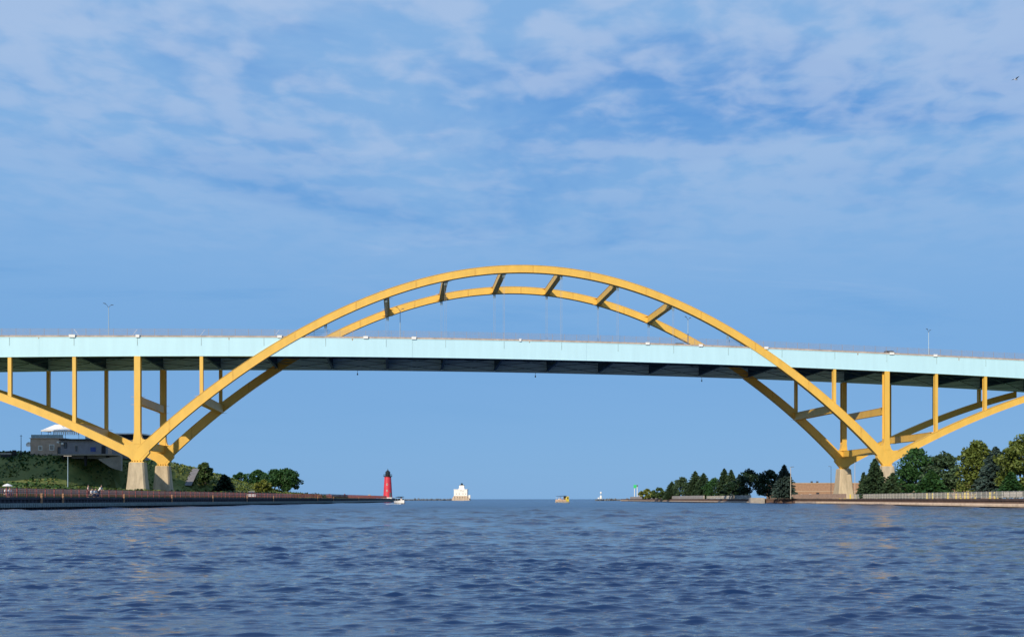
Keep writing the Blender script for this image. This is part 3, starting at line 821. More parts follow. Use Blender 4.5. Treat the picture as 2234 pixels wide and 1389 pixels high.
# right bank, near row from the pier to the frame edge
G2 = 'trees along the right promenade'
tree_at('s', 'spruce_tree', 'small thin spruce beside the far right pier', 1884, 1030, 24, 280, 'grey', 1.4, 31, G2)
tree_at('s', 'spruce_tree', 'dark spruce in front of the near right pier', 1909, 1000, 52, 266, 'spruce', 1.4, 32, G2, dens=1.2)
tree_at('s', 'spruce_tree', 'drooping spruce half covering the right side of the near right pier', 1948, 1030, 52, 258, 'grey', 1.4, 33, G2, dens=1.1)
tree_at('b', 'broadleaf_tree', 'deep green broad tree under the right end of the side arch', 1999, 979, 80, 246, 'deep', 1.4, 34, G2, base=.08, dens=1.35, ls=.22)
tree_at('b', 'broadleaf_tree', 'grey green broad tree right of the deep green one', 2058, 986, 78, 232, 'grey', 1.4, 35, G2, base=.09, dens=1.3, ls=.22)
tree_at('s', 'pine_tree', 'dark drooping pine in front of the two broad trees', 2032, 1024, 70, 226, 'deep', 1.4, 36, G2, base=.12)
tree_at('b', 'broadleaf_tree', 'tall olive yellow tree left of the blue spruce', 2134, 963, 86, 208, 'olive', 1.4, 37, G2, base=.07, dens=1.45, ls=.2)
tree_at('s', 'spruce_tree', 'blue grey spruce between the two olive yellow trees', 2172, 974, 80, 199, 'blue', 1.4, 38, G2, base=.1, dens=1.25)
tree_at('b', 'broadleaf_tree', 'tallest olive yellow tree cut by the right edge of the photo', 2236, 945, 100, 188, 'olive', 1.4, 39, G2, base=.07, dens=1.5, ls=.2)
tree_at('s', 'spruce_tree', 'dark low spruce under the tallest olive yellow tree', 2206, 1030, 50, 183, 'deep', 1.4, 40, G2, base=.14)
# left bank
G3 = 'trees on the left bank'
def lz(px, Y): return left_z(ax(px, Y), Y)
tree_at('b', 'young_tree', 'slim pale green tree on the grassy slope right of the left piers', 448, 1006, 28, 337, 'mid', lz(448, 337)-.2, 51, G3, base=.06, dens=1.0)
tree_at('s', 'pine_tree', 'ragged dark little pine left of the dark round trees', 490, 1034, 38, 310, 'dark', lz(490, 310)-.2, 52, G3, base=.1, dens=1.1, full=.5)
tree_at('b', 'broadleaf_tree', 'smallest dark round tree of the left bank group', 526, 1030, 36, 425, 'deep', lz(526, 425)-.2, 53, G3, base=.1)
tree_at('b', 'broadleaf_tree', 'middle dark round tree of the left bank group', 562, 1024, 40, 415, 'deep', lz(562, 415)-.2, 54, G3, base=.12)
tree_at('b', 'shrub', 'yellow green shrub in front of the biggest dark round tree', 574, 1047, 34, 365, 'lime', lz(574, 365)-.2, 55, G3, base=.04, cat='shrub', dens=.9)
tree_at('b', 'broadleaf_tree', 'left dark round tree of the biggest left bank pair', 600, 1024, 48, 398, 'deep', lz(600, 398)-.1, 56, G3, base=.2, dens=1.25)
tree_at('b', 'broadleaf_tree', 'biggest dark round tree at the right end of the left bank group', 626, 1022, 54, 392, 'deep', lz(626, 392)-.1, 57, G3, base=.19, dens=1.35)

# weeds and shrubs over the hillside, uncountable
def hill_cover():
    rs = np.random.default_rng(5); n = 44000; P = []
    for i in range(n):
        if i % 4 == 0: X = rs.uniform(-175, -92); Y = rs.uniform(190, 470)
        else:
            Y = rs.uniform(235, 440); X = rs.uniform(-165, -93)
        dn = mn.noise(Vector((X*.12, Y*.12, 9)))+.35*mn.noise(Vector((X*.5, Y*.5, 2)))
        if dn < -.12: continue
        P.append((X, Y, left_z(X, Y)+rs.uniform(0, .15+.9*max(0, dn))))
    P = np.array(P); n = len(P)
    a, b = rand_frames(rs, n, .1); s = rs.uniform(.12, .34, n)[:, None]
    me = mesh_quads('hill_shrubs', quads(rs, P, a*s, b*s), LEAF['mid'])
    me.materials.append(LEAF['olive']); me.materials.append(LEAF['deep'])
    me.polygons.foreach_set('material_index', np.array([(2 if p[2] > 6.0+2*mn.noise(Vector((p[0]*.1, p[1]*.1, 4))) and p[0] < -122 and p[1] < 330 and rs.uniform() < .85 else (1 if mn.noise(Vector((p[0]*.05, p[1]*.05, 4))) > (.05 if p[1] < 320 else -.3) else (2 if rs.uniform() < .3 else 0))) for p in P], dtype=np.int32))  # darker leaves on the upper slope put its shade into the colour
    tag(put('hill_shrubs', me), 'weeds and low shrubs growing over the left hillside', 'shrubs', kind='stuff')
    rs = np.random.default_rng(6); P = []
    for i in range(5000):
        Y = rs.uniform(400, 500); xw = on_line(LW, min(Y, 490)); X = xw-rs.uniform(6, 40); P.append((X, Y, left_z(X, Y)+rs.uniform(0, .8)))
    P = np.array(P); a, b = rand_frames(rs, len(P), -.2); s = rs.uniform(.12, .3, len(P))[:, None]
    tag(put('dune_grass', mesh_quads('dune_grass', quads(rs, P, a*s*.5, b*s*1.3), LEAF['olive'])), 'dry dune grass on the left pier before the red lighthouse', 'grass', kind='stuff')
hill_cover()

# ------------------------------------------------------------------ hilltop building on the left
def hilltop():
    Y = 302; t = thing('hilltop_building', 'flat roofed brown and slate building on the hill behind the left side arch', 'building', (-138, Y, 13.6))
    B = lambda mb, n, m, p=t: mb.build(n, M[m], p)
    w1 = MB(); w1.box(-13.6, -4.6, 0, 12, -1, 4.35); B(w1, 'wing', 'brown_wall')
    w2 = MB(); w2.box(-4.58, 14.2, -1.5, 12, -1.2, 3.75); B(w2, 'wing', 'slate_wall')
    r1 = MB(); r1.box(-13.8, -4.6, -.2, 12.2, 4.352, 4.5); B(r1, 'roof_edge', 'brown_wall')
    r2 = MB(); r2.box(-4.9, 14.5, -1.9, 12.2, 3.752, 4.15); B(r2, 'roof_edge', 'roof_dark')
    sl = MB(); sl.box(-5.2, 12.5, -5.0, -1.51, -.45, -.05); B(sl, 'terrace_slab', 'conc_grey')
    for x in (-3, 3, 9):
        c = MB(); c.prism([(x-.35, -.46), (x+.35, -.46), (x+.2, -3.2), (x-.2, -3.2)], -3.4, -2.9); B(c, 'terrace_support', 'roof_dark')
    ew = MB(); ew.prism([(7.0, -1.5), (13.2, -.5), (13.2, -4.6), (10.5, -3.8)], -4.6, -3.6); B(ew, 'end_wall', 'conc_grey')
    for x0, x1, z0, z1, m in ((-11.3, -10.4, 1.2, 2.3, 'white'), (-8.3, -7.1, 1.2, 2.6, 'white'), (-6.0, -4.95, .2, 1.9, 'roof_dark')):
        f = MB(); f.box(x0-.12, x1+.12, -.08, -.002, z0-.12, z1+.12); fo = B(f, 'window' if m == 'white' else 'door', m)
        g = MB(); g.box(x0+.08, x1-.08, -.11, -.082, z0+.08, z1-.08); B(g, 'pane', 'conc_grey' if m == 'white' else 'glass', fo)
    for x0, x1, z0, z1, n, m in ((-.6, .2, .6, 2.4, 'window', 'conc_grey'), (6.6, 7.7, 0, 2.3, 'door', 'roof_dark'), (8.4, 9.4, 0, 2.2, 'door', 'brown_wall'), (3.6, 5.0, .7, 1.9, 'painted_panel', 'blue_mural'), (-3.6, -2.8, 1.6, 3.2, 'window', 'roof_dark')):
        f = MB(); f.box(x0, x1, -1.58, -1.502, z0, z1); fo = B(f, n, m)
        if n == 'window': g = MB(); g.box(x0+.1, x1-.1, -1.61, -1.582, z0+.1, z1-.1); B(g, 'pane', 'glass', fo)
    for x, z in ((-5.1, 3.0), (-3.9, 2.6)):
        l = MB(); l.box(x-.3, x+.3, -2.1, -1.6 if x > -4.5 else -.002, z, z+.5); B(l, 'wall_lamp', 'white')
    # glass balustrade on the roof, pane by pane
    for i in range(8):
        x = -13.4+i*1.1; g = MB(); g.box(x, x+1.04, .1, .14, 4.52, 5.4); B(g, 'glass_panel', 'rail_glass')
        q = MB(); q.box(x-.03, x+.03, .05, .19, 4.5, 5.46); B(q, 'rail_post', 'steel_blue')
    for i in range(9):
        x = 2.0+i*1.1; g = MB(); g.box(x, x+1.04, -1.2, -1.16, 4.16, 5.0); B(g, 'glass_panel', 'rail_glass')
    pv = MB(); pv.box(6.5, 15.5, 3, 10, 4.16, 5.6); B(pv, 'roof_pavilion', 'roof_dark')
    pr = MB(); pr.box(6.0, 16, 2.4, 10.6, 5.602, 5.95); B(pr, 'pavilion_roof', 'white')
    dish = MB(); dish.lathe([(.05, 0), (.5, .12), (.75, .4), (.7, .42), (.45, .18), (.05, .08)], 12); d = B(dish, 'roof_dish', 'white'); d.location = (-14.2, .6, 2.6); d.rotation_euler = (R(70), 0, 0)
hilltop()
def tent():
    p = at(135, 938, 306); t = thing('canopy_tent', 'white canopy tent with striped curtains on the roof of the hilltop building', 'tent', (-144.2, 306, 17.98))
    tops = [(-5.2, -2.6), (1.6, -2.6), (1.6, 3.0), (-5.2, 3.0)]
    c = MB(); c.add([(x, y, 2.3) for x, y in tops]+[(-2.6, .2, 4.1), (-1.0, .2, 4.1)], [(0, 1, 5, 4), (1, 2, 5), (2, 3, 4, 5), (3, 0, 4)])
    c.box(-5.2, 1.6, -2.62, -2.58, 2.05, 2.3); c.box(-5.22, -5.18, -2.6, 3, 2.05, 2.3); c.build('canopy', M['canvas'], t)
    c2 = MB(); c2.add([(x, y, 2.3) for x, y in ((-1.5, -3.2), (5.6, -3.2), (5.6, 3), (-1.5, 3))]+[(1, 0, 3.7), (3.4, 0, 3.7)], [(0, 1, 5, 4), (1, 2, 5), (2, 3, 4, 5), (3, 0, 4)]); c2.build('canopy', M['canvas'], t)
    for x, y in ((-5.1, -2.5), (-3.2, -2.5), (-1.8, -2.5), (1.5, -2.5), (-5.1, 2.9), (5.5, -3.1)):
        q = MB(); q.tube([(x, y, 0), (x, y, 2.3)], .05, 6); q.build('tent_pole', M['steel_dark'], t)
    cu = MB(); x = -1.4
    while x < 5.3:
        w = random.uniform(.25, .5); cu.prism([(x, 2.28), (x+w, 2.28), (x+w*.75, .9+random.random()*.6), (x+w*.2, .9)], -3.18, -3.1); x += w+.12
    cu.build('curtain', M['canvas'], t)
tent()
def shed():
    p = at(14, 984, 300); t = thing('utility_shed', 'low dark shed with a pale roof at the left frame edge on the hilltop', 'shed', (p.x, 300, left_z(p.x, 300)-.2))
    a = MB(); a.box(-1.6, 1.4, 0, 3, 0, 1.0); a.build('wall', M['roof_dark'], t)
    b = MB(); b.box(-1.7, 1.3, -.1, 3.1, 1.002, 1.55); b.build('roof', M['conc_grey'], t)
    c = MB(); c.box(-.6, .3, .6, 1.4, 1.56, 2.0); c.build('roof_vent', M['roof_dark'], t)
    d = MB(); d.box(1.5, 2.1, .2, 1.2, 0, 2.25); d.build('cabinet', M['roof_dark'], t)
shed()

def pole_lamp(name, label, px, ytop, ybase, Y, m, head, group=None, z=None, single=True, s=1):
    X = ax(px, Y); zb_ = z if z is not None else EYE+(HZ-ybase)*Y/F; h = EYE+(HZ-ytop)*Y/F-zb_
    t = thing(name, label, 'lamp post', (X, Y, zb_), 0, group)
    a = MB(); a.tube([(0, 0, 0), (0, 0, h)], [.11, .07], 8); a.build('pole', M[m], t)
    b = MB()
    if head == 'arm': b.bar((-.05*s, 0, h), (s*.95, 0, h+.04), .24, .15)
    elif head == 'tee': b.bar((-.9, 0, h), (.9, 0, h), .3, .16)
    else: b.bar((-.35, 0, h-.3), (.35, 0, h-.3), .1, .1)
    b.build('lamp_head' if head != 'none' else 'crossarm', M['lamp_head'] if head != 'tee' else M['conc_grey'], t)
pole_lamp('lamp_post', 'grey lamp post with a wide flat head on the shaded left hillside', 148, 994, 1057, 255, 'steel_blue', 'tee', z=lz(148, 255)-.1)
pole_lamp('utility_pole', 'thin dark pole on the hilltop left of the brown building', 46, 948, 980, 301, 'steel_dark', 'none', z=lz(46, 301)-.1)
G4 = 'lamp posts on the right bank'
pole_lamp('lamp_post', 'beige lamp post in front of the blue green spruce', 1725, 1018, 1085, 318, 'beige_pole', 'arm', G4, z=1.4)
pole_lamp('lamp_post', 'dark lamp post before the tan brick building left of the far pier', 1813, 1017, 1085, 395, 'steel_dark', 'arm', G4, z=1.4, s=-1)
pole_lamp('lamp_post', 'dark lamp post half hidden between the near pier and the deep green tree', 1953, 1011, 1085, 290, 'steel_dark', 'arm', G4, z=1.4, s=-1)
def flagpole():
    t = thing('flagpole', 'thin pale pole standing right of the far right pier', 'pole', (ax(1865, 296), 296, 1.4))
    a = MB(); a.tube([(0, 0, 0), (0, 0, 9.6)], [.09, .05], 8); a.build('pole', M['beige_pole'], t)
    b = MB(); b.lathe([(.02, 9.55), (.12, 9.68), (.02, 9.8)], 8); b.build('finial', M['white'], t)
    c = MB(); c.box(-.25, .25, -.25, .25, 0, .25); c.build('base', M['conc_grey'], t)
flagpole()

# ------------------------------------------------------------------ brick building on the right
def brick_building():
    Y = 425; t = thing('brick_building', 'long low tan brick building behind the right bank trees', 'building', (ax(1800, Y), Y, 1.3))
    B = lambda mb, n, m, p=t: mb.build(n, M[m], p)
    x0, x1 = -19, 66
    a = MB(); a.box(x0, x1, 0, 22, 0, 2.95); B(a, 'wall', 'brick')
    b = MB(); b.box(x0-.03, x1+.03, -.03, 22, 2.952, 3.2); B(b, 'brick_course', 'brick_pale')
    c = MB(); c.box(x0, x1, 0, 22, 3.202, 6.1); B(c, 'wall', 'brick')
    d = MB(); d.box(x0-.15, x1+.15, -.15, 22.1, 6.102, 6.35); B(d, 'roof_edge', 'brick_pale')
    n = 26
    for i in range(n+1):
        x = x0+(x1-x0)*i/n; p = MB(); p.box(x-.12, x+.12, -.09, -.035, 0, 2.95); B(p, 'pilaster', 'brick')
    for x, w, h, m, nm in ((-3.4, 1.1, 2.6, 'roof_dark', 'door'), (-6.2, .8, .8, 'white', 'window'), (-9.5, .7, .7, 'white', 'window'), (9, 1.1, 2.4, 'roof_dark', 'door'), (12, 2.4, 1.2, 'glass', 'window'), (15.5, 2.4, 1.2, 'glass', 'window')):
        z0 = 0 if nm == 'door' else 1.2
        f = MB(); f.box(x, x+w, -.12, -.032, z0, z0+h); fo = B(f, nm, m)
        if nm == 'window': g = MB(); g.box(x+.08, x+w-.08, -.15, -.122, z0+.08, z0+h-.08); B(g, 'pane', 'glass', fo)
    u1 = MB(); u1.box(-16.6, -13.2, 3, 6, 6.36, 7.3); B(u1, 'roof_unit', 'white')
    for x in (-2.6, -4.8):
        u2 = MB(); u2.box(x, x+.7, 3, 4, 6.36, 7.0); B(u2, 'roof_vent', 'steel_dark')
brick_building()

# ------------------------------------------------------------------ railings
def railing(name, label, line, h, m, z, post_gap, picket_gap, pw, cat='railing', rails=(1.0, .55, .12)):
    a0 = Vector(line[0]); t = thing(name, label, cat, (a0.x, a0.y, z))
    pm = MB(); pm.box(-.05, .05, -.05, .05, 0, h+.06); me = pm.mesh('post', m)
    pk = MB(); rl = [MB() for _ in rails]
    for p, q in zip(line, line[1:]):
        p = Vector(p)-a0; q = Vector(q)-a0; l = (q-p).length; d = (q-p)/l
        n = max(1, int(l/post_gap))
        for i in range(n): put('post', me, t, (*(p+d*(l*i/n)), 0))
        k = int(l/picket_gap)
        for i in range(k):
            s = p+d*(picket_gap*(i+.5)); pk.box(s.x-pw/2, s.x+pw/2, s.y-pw/2, s.y+pw/2, .1, h-.02)
        for r, mb in zip(rails, rl): mb.bar((p.x, p.y, h*r), (q.x, q.y, h*r), .06, .06)
    for mb in rl: mb.build('rail', m, t)
    o = pk.build('picket', m, t); o['kind'] = 'stuff'
    return t
railing('railing', 'long red railing along the top of the left quay wall', [(-70.0, 100), (-70.0, 300), (-75.0, 356), (-86.5, 486)], 1.08, M['rail_red'], 1.6, 2.4, .42, .035)
railing('railing', 'grey railing along the right quay in front of the trees', [(64.2, 130), (64.6, 158), (67.8, 275)], 1.1, M['rail_grey'], 1.42, 2.4, .3, .035)
railing('picket_fence', 'pinkish weathered picket fence left of the far right pier', [(67.8, 283), (63.0, 318), (58.5, 335)], 1.25, M['picket'], 1.42, 2.4, .16, .09, 'fence')
railing('railing', 'shaded grey railing below the black green trees on the right bank', [(51.6, 337), (50.6, 400), (48.2, 428)], 1.1, M['rail_grey'], 1.42, 2.4, .3, .035)
# tan boards behind the right railing
for i, px in enumerate((2196, 2210, 2224)):
    Y = 176-4*i; t = thing('sign_board', ('pale grey board left of the three behind the right railing', 'pale grey board in the middle of the three behind the right railing', 'pale grey board right of the three behind the right railing')[i], 'board', (ax(px, Y), Y, 1.41), R(-20), 'pale boards behind the right railing')
    b = MB(); b.box(-.42, .42, -.04, .04, .35, 1.05); b.build('panel', M['conc_grey'], t)
    for s in (-.32, .32): q = MB(); q.box(s-.03, s+.03, .045, .1, 0, 1.05); q.build('leg', M['steel_dark'], t)
# yellow bollards
bm_ = MB(); bm_.lathe([(.15, 0), (.15, .95), (.12, 1.05), (.03, 1.1)], 10); bme = bm_.mesh('bollard', M['sunny'])
GB = 'yellow bollards along the right promenade'
BL = [(1832, 296), (1843, 296), (1855, 296), (1868, 296), (2022, 222), (2035, 222), (2068, 214), (2086, 210), (2096, 208), (2105, 205), (2112, 204), (2120, 202), (2128, 200), (2160, 195), (2170, 193), (2176, 191)]
for i, (px, Y) in enumerate(BL):
    o = put('bollard', bme, None, (ax(px, Y), Y, 1.41)); o.scale = (1.25 if i > 3 else 1.1, 1.25 if i > 3 else 1.1, 1.1)
    lab = ('leftmost', 'second from left', 'third from left', 'rightmost')[i]+' of four yellow bollards at the foot of the far right pier' if i < 4 else 'yellow bollard behind the right railing, '+('first', 'second', 'third', 'fourth', 'fifth', 'sixth', 'seventh', 'eighth', 'ninth', 'tenth', 'eleventh', 'last')[i-4]+' from the left under the trees'
    tag(o, lab, 'bollard', GB if i > 3 else 'yellow bollards round the far right pier')

# ------------------------------------------------------------------ lighthouses, beacons and breakwaters
def red_light():
    Y = 491; X = ax(846, Y); t = thing('red_lighthouse', 'red tapering lighthouse with a black lantern at the end of the left pier', 'lighthouse', (X, Y, 1.5))
    def zz(y): return EYE+(HZ-y)*Y/F-1.5
    b = MB(); b.lathe([(3.0, 0), (3.0, .55), (2.9, .62)], 8); b.build('plinth', M['lh_white'], t)
    a = MB(); a.lathe([(2.02, .62), (1.92, zz(1078)), (1.72, zz(1060)), (1.48, zz(1040))], 24); a.build('tower', M['red'], t)
    for z in (zz(1078), zz(1066), zz(1053)):
        r = 1.93-(z-.6)*.041; s = MB(); s.lathe([(r, z), (r+.05, z+.02), (r+.05, z+.1), (r, z+.12)], 24); s.build('tower_band', M['red'], t)
    g = MB(); g.lathe([(1.5, zz(1040)), (1.95, zz(1038.8)), (1.95, zz(1037.8)), (1.1, zz(1037.6))], 20); go = g.build('gallery', M['black'], t)
    for i in range(12):
        an = 2*PI*i/12; r = MB(); r.tube([(1.88*math.cos(an), 1.88*math.sin(an), zz(1038)), (1.88*math.cos(an), 1.88*math.sin(an), zz(1034))], .035, 5); r.build('rail_post', M['black'], go)
    for h in (1034, 1036):
        r = MB(); r.tube([(1.88*math.cos(2*PI*i/20), 1.88*math.sin(2*PI*i/20), zz(h)) for i in range(21)], .035, 5); r.build('rail', M['black'], go)
    l = MB(); l.lathe([(1.05, zz(1037.6)), (1.05, zz(1030))], 10); l.build('lantern', M['black'], t)
    for i in range(10):
        an = 2*PI*(i+.5)/10; q = MB(); c, s = math.cos(an), math.sin(an); q.bar((1.02*c, 1.02*s, zz(1035.5)), (1.02*c, 1.02*s, zz(1031)), .35, .04, up=(c, s, 0)); q.build('pane', M['glass'], t)
    f = MB(); f.lathe([(1.2, zz(1030)), (1.15, zz(1029.4)), (.75, zz(1027.2)), (.3, zz(1025.6)), (.22, zz(1024.2))], 16); f.build('roof', M['black'], t)
    n = MB(); n.lathe([(.2, zz(1024.6)), (.22, zz(1023.8)), (.06, zz(1023.2)), (.03, zz(1021))], 8); n.build('finial', M['black'], t)
    for z in (3.2, 6.0):
        r = 1.95-z*.04; w = MB(); w.box(-.3, .3, -r-.03, -r+.25, z, z+.75); wo = w.build('window', M['lh_white'], t); q = MB(); q.box(-.2, .2, -r-.06, -r-.034, z+.1, z+.65); q.build('pane', M['glass'], wo)
    d = MB(); d.box(1.0, 1.75, -1.75, -1.1, .62, 2.7); d.build('door', M['steel_dark'], t)
red_light()
def white_light():
    Y = 1100; X = ax(1006.5, Y); k = Y/F; t = thing('white_lighthouse', 'white block lighthouse with a stepped tower on its concrete crib out in the lake', 'lighthouse', (X, Y, 0))
    def zz(y): return EYE+(HZ-y)*k
    B = lambda mb, n, m: mb.build(n, M[m], t)
    a = MB(); a.loft([[(-9.2, -7, -1), (9.2, -7, -1), (9.2, 7, -1), (-9.2, 7, -1)], [(-8.2, -6.4, 2.4), (8.2, -6.4, 2.4), (8.2, 6.4, 2.4), (-8.2, 6.4, 2.4)], [(-6.8, -5.6, zz(1081)), (7.0, -5.6, zz(1081)), (7, 5.6, zz(1081)), (-6.8, 5.6, zz(1081))]]); B(a, 'crib', 'conc_tan')
    for i in range(6):
        x = -6.2+i*2.5; q = MB(); q.prism([(x-.3, -.5), (x+.3, -.5), (x+.3, 4.2), (x-.3, 4.2)], -7.1, -5.7); B(q, 'buttress', 'concrete')
    h = MB(); h.box(-6.9, 6.4, -5, 5, zz(1081)+.01, zz(1067.6)); B(h, 'house', 'lh_white')
    p = MB(); p.box(-7.1, 6.6, -5.2, 5.2, zz(1067.6)+.005, zz(1066.6)); B(p, 'roof_edge', 'lh_white')
    w = MB(); w.loft([[(-2.6, -2.6, zz(1066.6)), (3.4, -2.6, zz(1066.6)), (3.4, 2.6, zz(1066.6)), (-2.6, 2.6, zz(1066.6))], [(-2.0, -2.3, zz(1063)), (3.0, -2.3, zz(1063)), (3, 2.3, zz(1063)), (-2, 2.3, zz(1063))], [(-1.9, -2.2, zz(1058)), (2.9, -2.2, zz(1058)), (2.9, 2.2, zz(1058)), (-1.9, 2.2, zz(1058))]]); B(w, 'tower', 'lh_white')
    g = MB(); g.box(-2.1, 3.1, -2.4, 2.4, zz(1058)+.01, zz(1057.5)); B(g, 'gallery', 'black')
    l = MB(); l.lathe([(1.15, zz(1057.5)), (1.15, zz(1055.3))], 10, (.5, 0)); B(l, 'lantern', 'glass')
    r = MB(); r.lathe([(1.4, zz(1055.3)), (.9, zz(1054.2)), (.15, zz(1053.3)), (.1, zz(1052.4))], 10, (.5, 0)); B(r, 'lantern_roof', 'black')
    for x, z in ((-4.5, 6), (-1.5, 6), (2.2, 6), (4.8, 6), (.2, 9.2), (2.2, 8.6)):
        q = MB(); q.box(x-.35, x+.35, -5.06, -5.002, z, z+1.1); B(q, 'window', 'conc_grey')
    s = MB(); s.box(7.6, 9.4, -5, -2, 2, 5.4); B(s, 'stair_block', 'lh_white')
white_light()
def breakwater(name, label, pts, hgt, w, seed):
    rs = random.Random(seed); t = thing('breakwater', label, 'breakwater', (pts[0][0], pts[0][1], 0))
    c = MB(); a0 = pts[0]
    for p, q in zip(pts, pts[1:]): c.bar((p[0]-a0[0], p[1]-a0[1], hgt*.5-.4), (q[0]-a0[0], q[1]-a0[1], hgt*.5-.4), w, hgt+.6)
    c.build('core', M['rock'], t)
    st = MB()
    for p, q in zip(pts, pts[1:]):
        p = Vector(p); q = Vector(q); n = int((q-p).length/1.6)
        for i in range(n):
            s = p+(q-p)*(i/n); x, y, z = s.x-a0[0]+rs.uniform(-.4, .4), s.y-a0[1]-w*.5-rs.uniform(0, 1), rs.uniform(0, hgt); r = rs.uniform(.5, 1.0)
            m = Matrix.Rotation(rs.uniform(0, 6), 3, Vector((rs.random(), rs.random(), rs.random()+.1)).normalized())
            vs = [m @ Vector((a*r, b*r*.8, d*r*.6))+Vector((x, y, z)) for a in (-1, 1) for b in (-1, 1) for d in (-1, 1)]
            st.add(vs, [(0, 1, 3, 2), (4, 6, 7, 5), (0, 4, 5, 1), (2, 3, 7, 6), (0, 2, 6, 4), (1, 5, 7, 3)])
    o = st.build('armour_stone', M['rock'], t); o['kind'] = 'stuff'
breakwater('b', 'low dark breakwater on the horizon between the red and white lighthouses', [(-200, 1090), (-131, 1102)], 1.35, 5, 1)
breakwater('b', 'low dark breakwater on the horizon reaching right from the small white beacon', [(10.5, 900), (60, 905), (140, 915)], 1.45, 5, 2)
def small_beacon():
    Y = 902; k = Y/F; X = ax(1311, Y); t = thing('beacon_tower', 'tiny white beacon tower at the end of the right breakwater', 'beacon', (X, Y, 1.6))
    def zz(y): return EYE+(HZ-y)*k-1.6
    a = MB(); a.lathe([(1.0, 0), (.95, zz(1083)), (.6, zz(1080))], 12); a.build('base', M['lh_white'], t)
    b = MB(); b.lathe([(.35, zz(1080)), (.3, zz(1076.5))], 8); b.build('shaft', M['steel_blue'], t)
    c = MB(); c.lathe([(.6, zz(1076.5)), (.75, zz(1074)), (.55, zz(1072.2)), (.1, zz(1071.8))], 12); c.build('lamp_house', M['lh_white'], t)
    d = MB(); d.box(-2.6, -1.4, -.6, .6, 0, 1.0); d.build('equipment_box', M['lh_white'], t)
small_beacon()
def green_beacon():
    Y = 650; k = Y/F; X = ax(1387, Y); t = thing('channel_beacon', 'white twin post beacon with a green board at the right bank tip', 'beacon', (X, Y, 1.4))
    def zz(y): return EYE+(HZ-y)*k-1.4
    for x in (-.75, .85):
        a = MB(); a.tube([(x, 0, 0), (x, 0, zz(1058))], .2, 8); a.build('post', M['lh_white'], t)
    b = MB(); b.box(-1.3, 0.4, -.4, -.3, zz(1064), zz(1057)); b.build('green_board', M['green_light'], t)
    c = MB(); c.box(.45, 1.35, -.4, .4, zz(1061), zz(1057.3)); c.build('lamp_box', M['lamp_head'], t)
    d = MB(); d.box(1.6, 4.0, -.8, .8, 0, zz(1074)); d.build('equipment_cabinet', M['conc_grey'], t)
green_beacon()
# small fittings on the left pier before the lighthouse
def pier_bits():
    Y = 440; t = thing('barrier_wall', 'long low white barrier on the left pier before the red lighthouse', 'barrier', (ax(746, Y), Y, 1.56)); a = MB(); a.box(-2.9, 2.9, -.2, .2, 0, .75); a.build('wall', M['white'], t); b = MB(); b.box(-2.95, 2.95, -.24, .24, .752, .85); b.build('coping', M['conc_grey'], t)
    for px, lab in ((719, 'red post at the left end of the low white barrier'), (752, 'red post behind the low white barrier')):
        t = thing('mooring_post', lab, 'post', (ax(px, 446), 446, 1.56), 0, 'red posts on the left pier'); a = MB(); a.lathe([(.22, 0), (.2, 1.5)], 8); a.build('shaft', M['rail_red'], t); b = MB(); b.lathe([(.34, 1.5), (.34, 1.8), (.1, 1.9)], 8); b.build('cap', M['rail_red'], t)
    t = thing('domed_shelter', 'small tan domed shelter on the left pier near the red lighthouse', 'shelter', (ax(806, 470), 470, 1.56)); a = MB(); a.lathe([(.9, 0), (.9, .9)], 10); a.build('wall', M['conc_tan'], t); b = MB(); b.lathe([(1.0, .9), (.8, 1.35), (.4, 1.65), (.05, 1.75)], 10); b.build('roof', M['conc_tan'], t)
pier_bits()

# ------------------------------------------------------------------ people
def skin_mesh(joints, edges, name, m, lv=1):
    me = bpy.data.meshes.new(name); me.from_pydata([j[0] for j in joints], edges, [])
    o = bpy.data.objects.new(name, me); col.objects.link(o)
    s = o.modifiers.new('s', 'SKIN'); s.use_smooth_shade = True
    sv = me.skin_vertices[0].data
    for i, j in enumerate(joints): sv[i].radius = j[1] if isinstance(j[1], tuple) else (j[1], j[1]); sv[i].use_root = (i == 0)
    b = o.modifiers.new('b', 'SUBSURF'); b.levels = lv; b.render_levels = lv
    dg = bpy.context.evaluated_depsgraph_get(); dg.update()
    r = bpy.data.meshes.new_from_object(o.evaluated_get(dg)); r.name = name
    bpy.data.objects.remove(o); r.materials.clear(); r.materials.append(m)
    return r
def pose(sit, lean=0.0, arm=0.0):
    # x right, -y forward, z up
    hip = .47 if sit else .95
    sh = (0, -lean*.5, hip+.50); nk = (0, -lean*.55, hip+.58); hd = (0, -lean*.62-.02, hip+.70)
    J = [((0, 0, hip), (.14, .11)), ((0, -lean*.25, hip+.25), (.13, .10)), (sh, (.15, .10)), (nk, .055), (hd, (.085, .10)), ((hd[0], hd[1], hd[2]+.13), (.07, .085))]
    E = [(0, 1), (1, 2), (2, 3), (3, 4), (4, 5)]
    for s in (-1, 1):
        k = len(J)
        J += [((s*.19, sh[1], sh[2]-.03), .06), ((s*.25, sh[1]-.03-arm*.1, sh[2]-.30), .045), ((s*.22, sh[1]-.2-arm*.2, sh[2]-.48+arm*.2), .034), ((s*.20, sh[1]-.28-arm*.22, sh[2]-.53+arm*.22), (.03, .042))]
        E += [(2, k), (k, k+1), (k+1, k+2), (k+2, k+3)]
        k = len(J)
        if sit: J += [((s*.09, -.02, hip-.02), .095), ((s*.11, -.44, hip+.0), .065), ((s*.11, -.42, .09), .042), ((s*.11, -.56, .04), (.04, .035))]
        else: J += [((s*.09, 0, hip-.08), .09), ((s*.10, -.02, .50), .062), ((s*.10, .02, .09), .042), ((s*.11, -.14, .04), (.04, .03))]
        E += [(0, k), (k, k+1), (k+1, k+2), (k+2, k+3)]
    return J, E
PEOPLE = {}
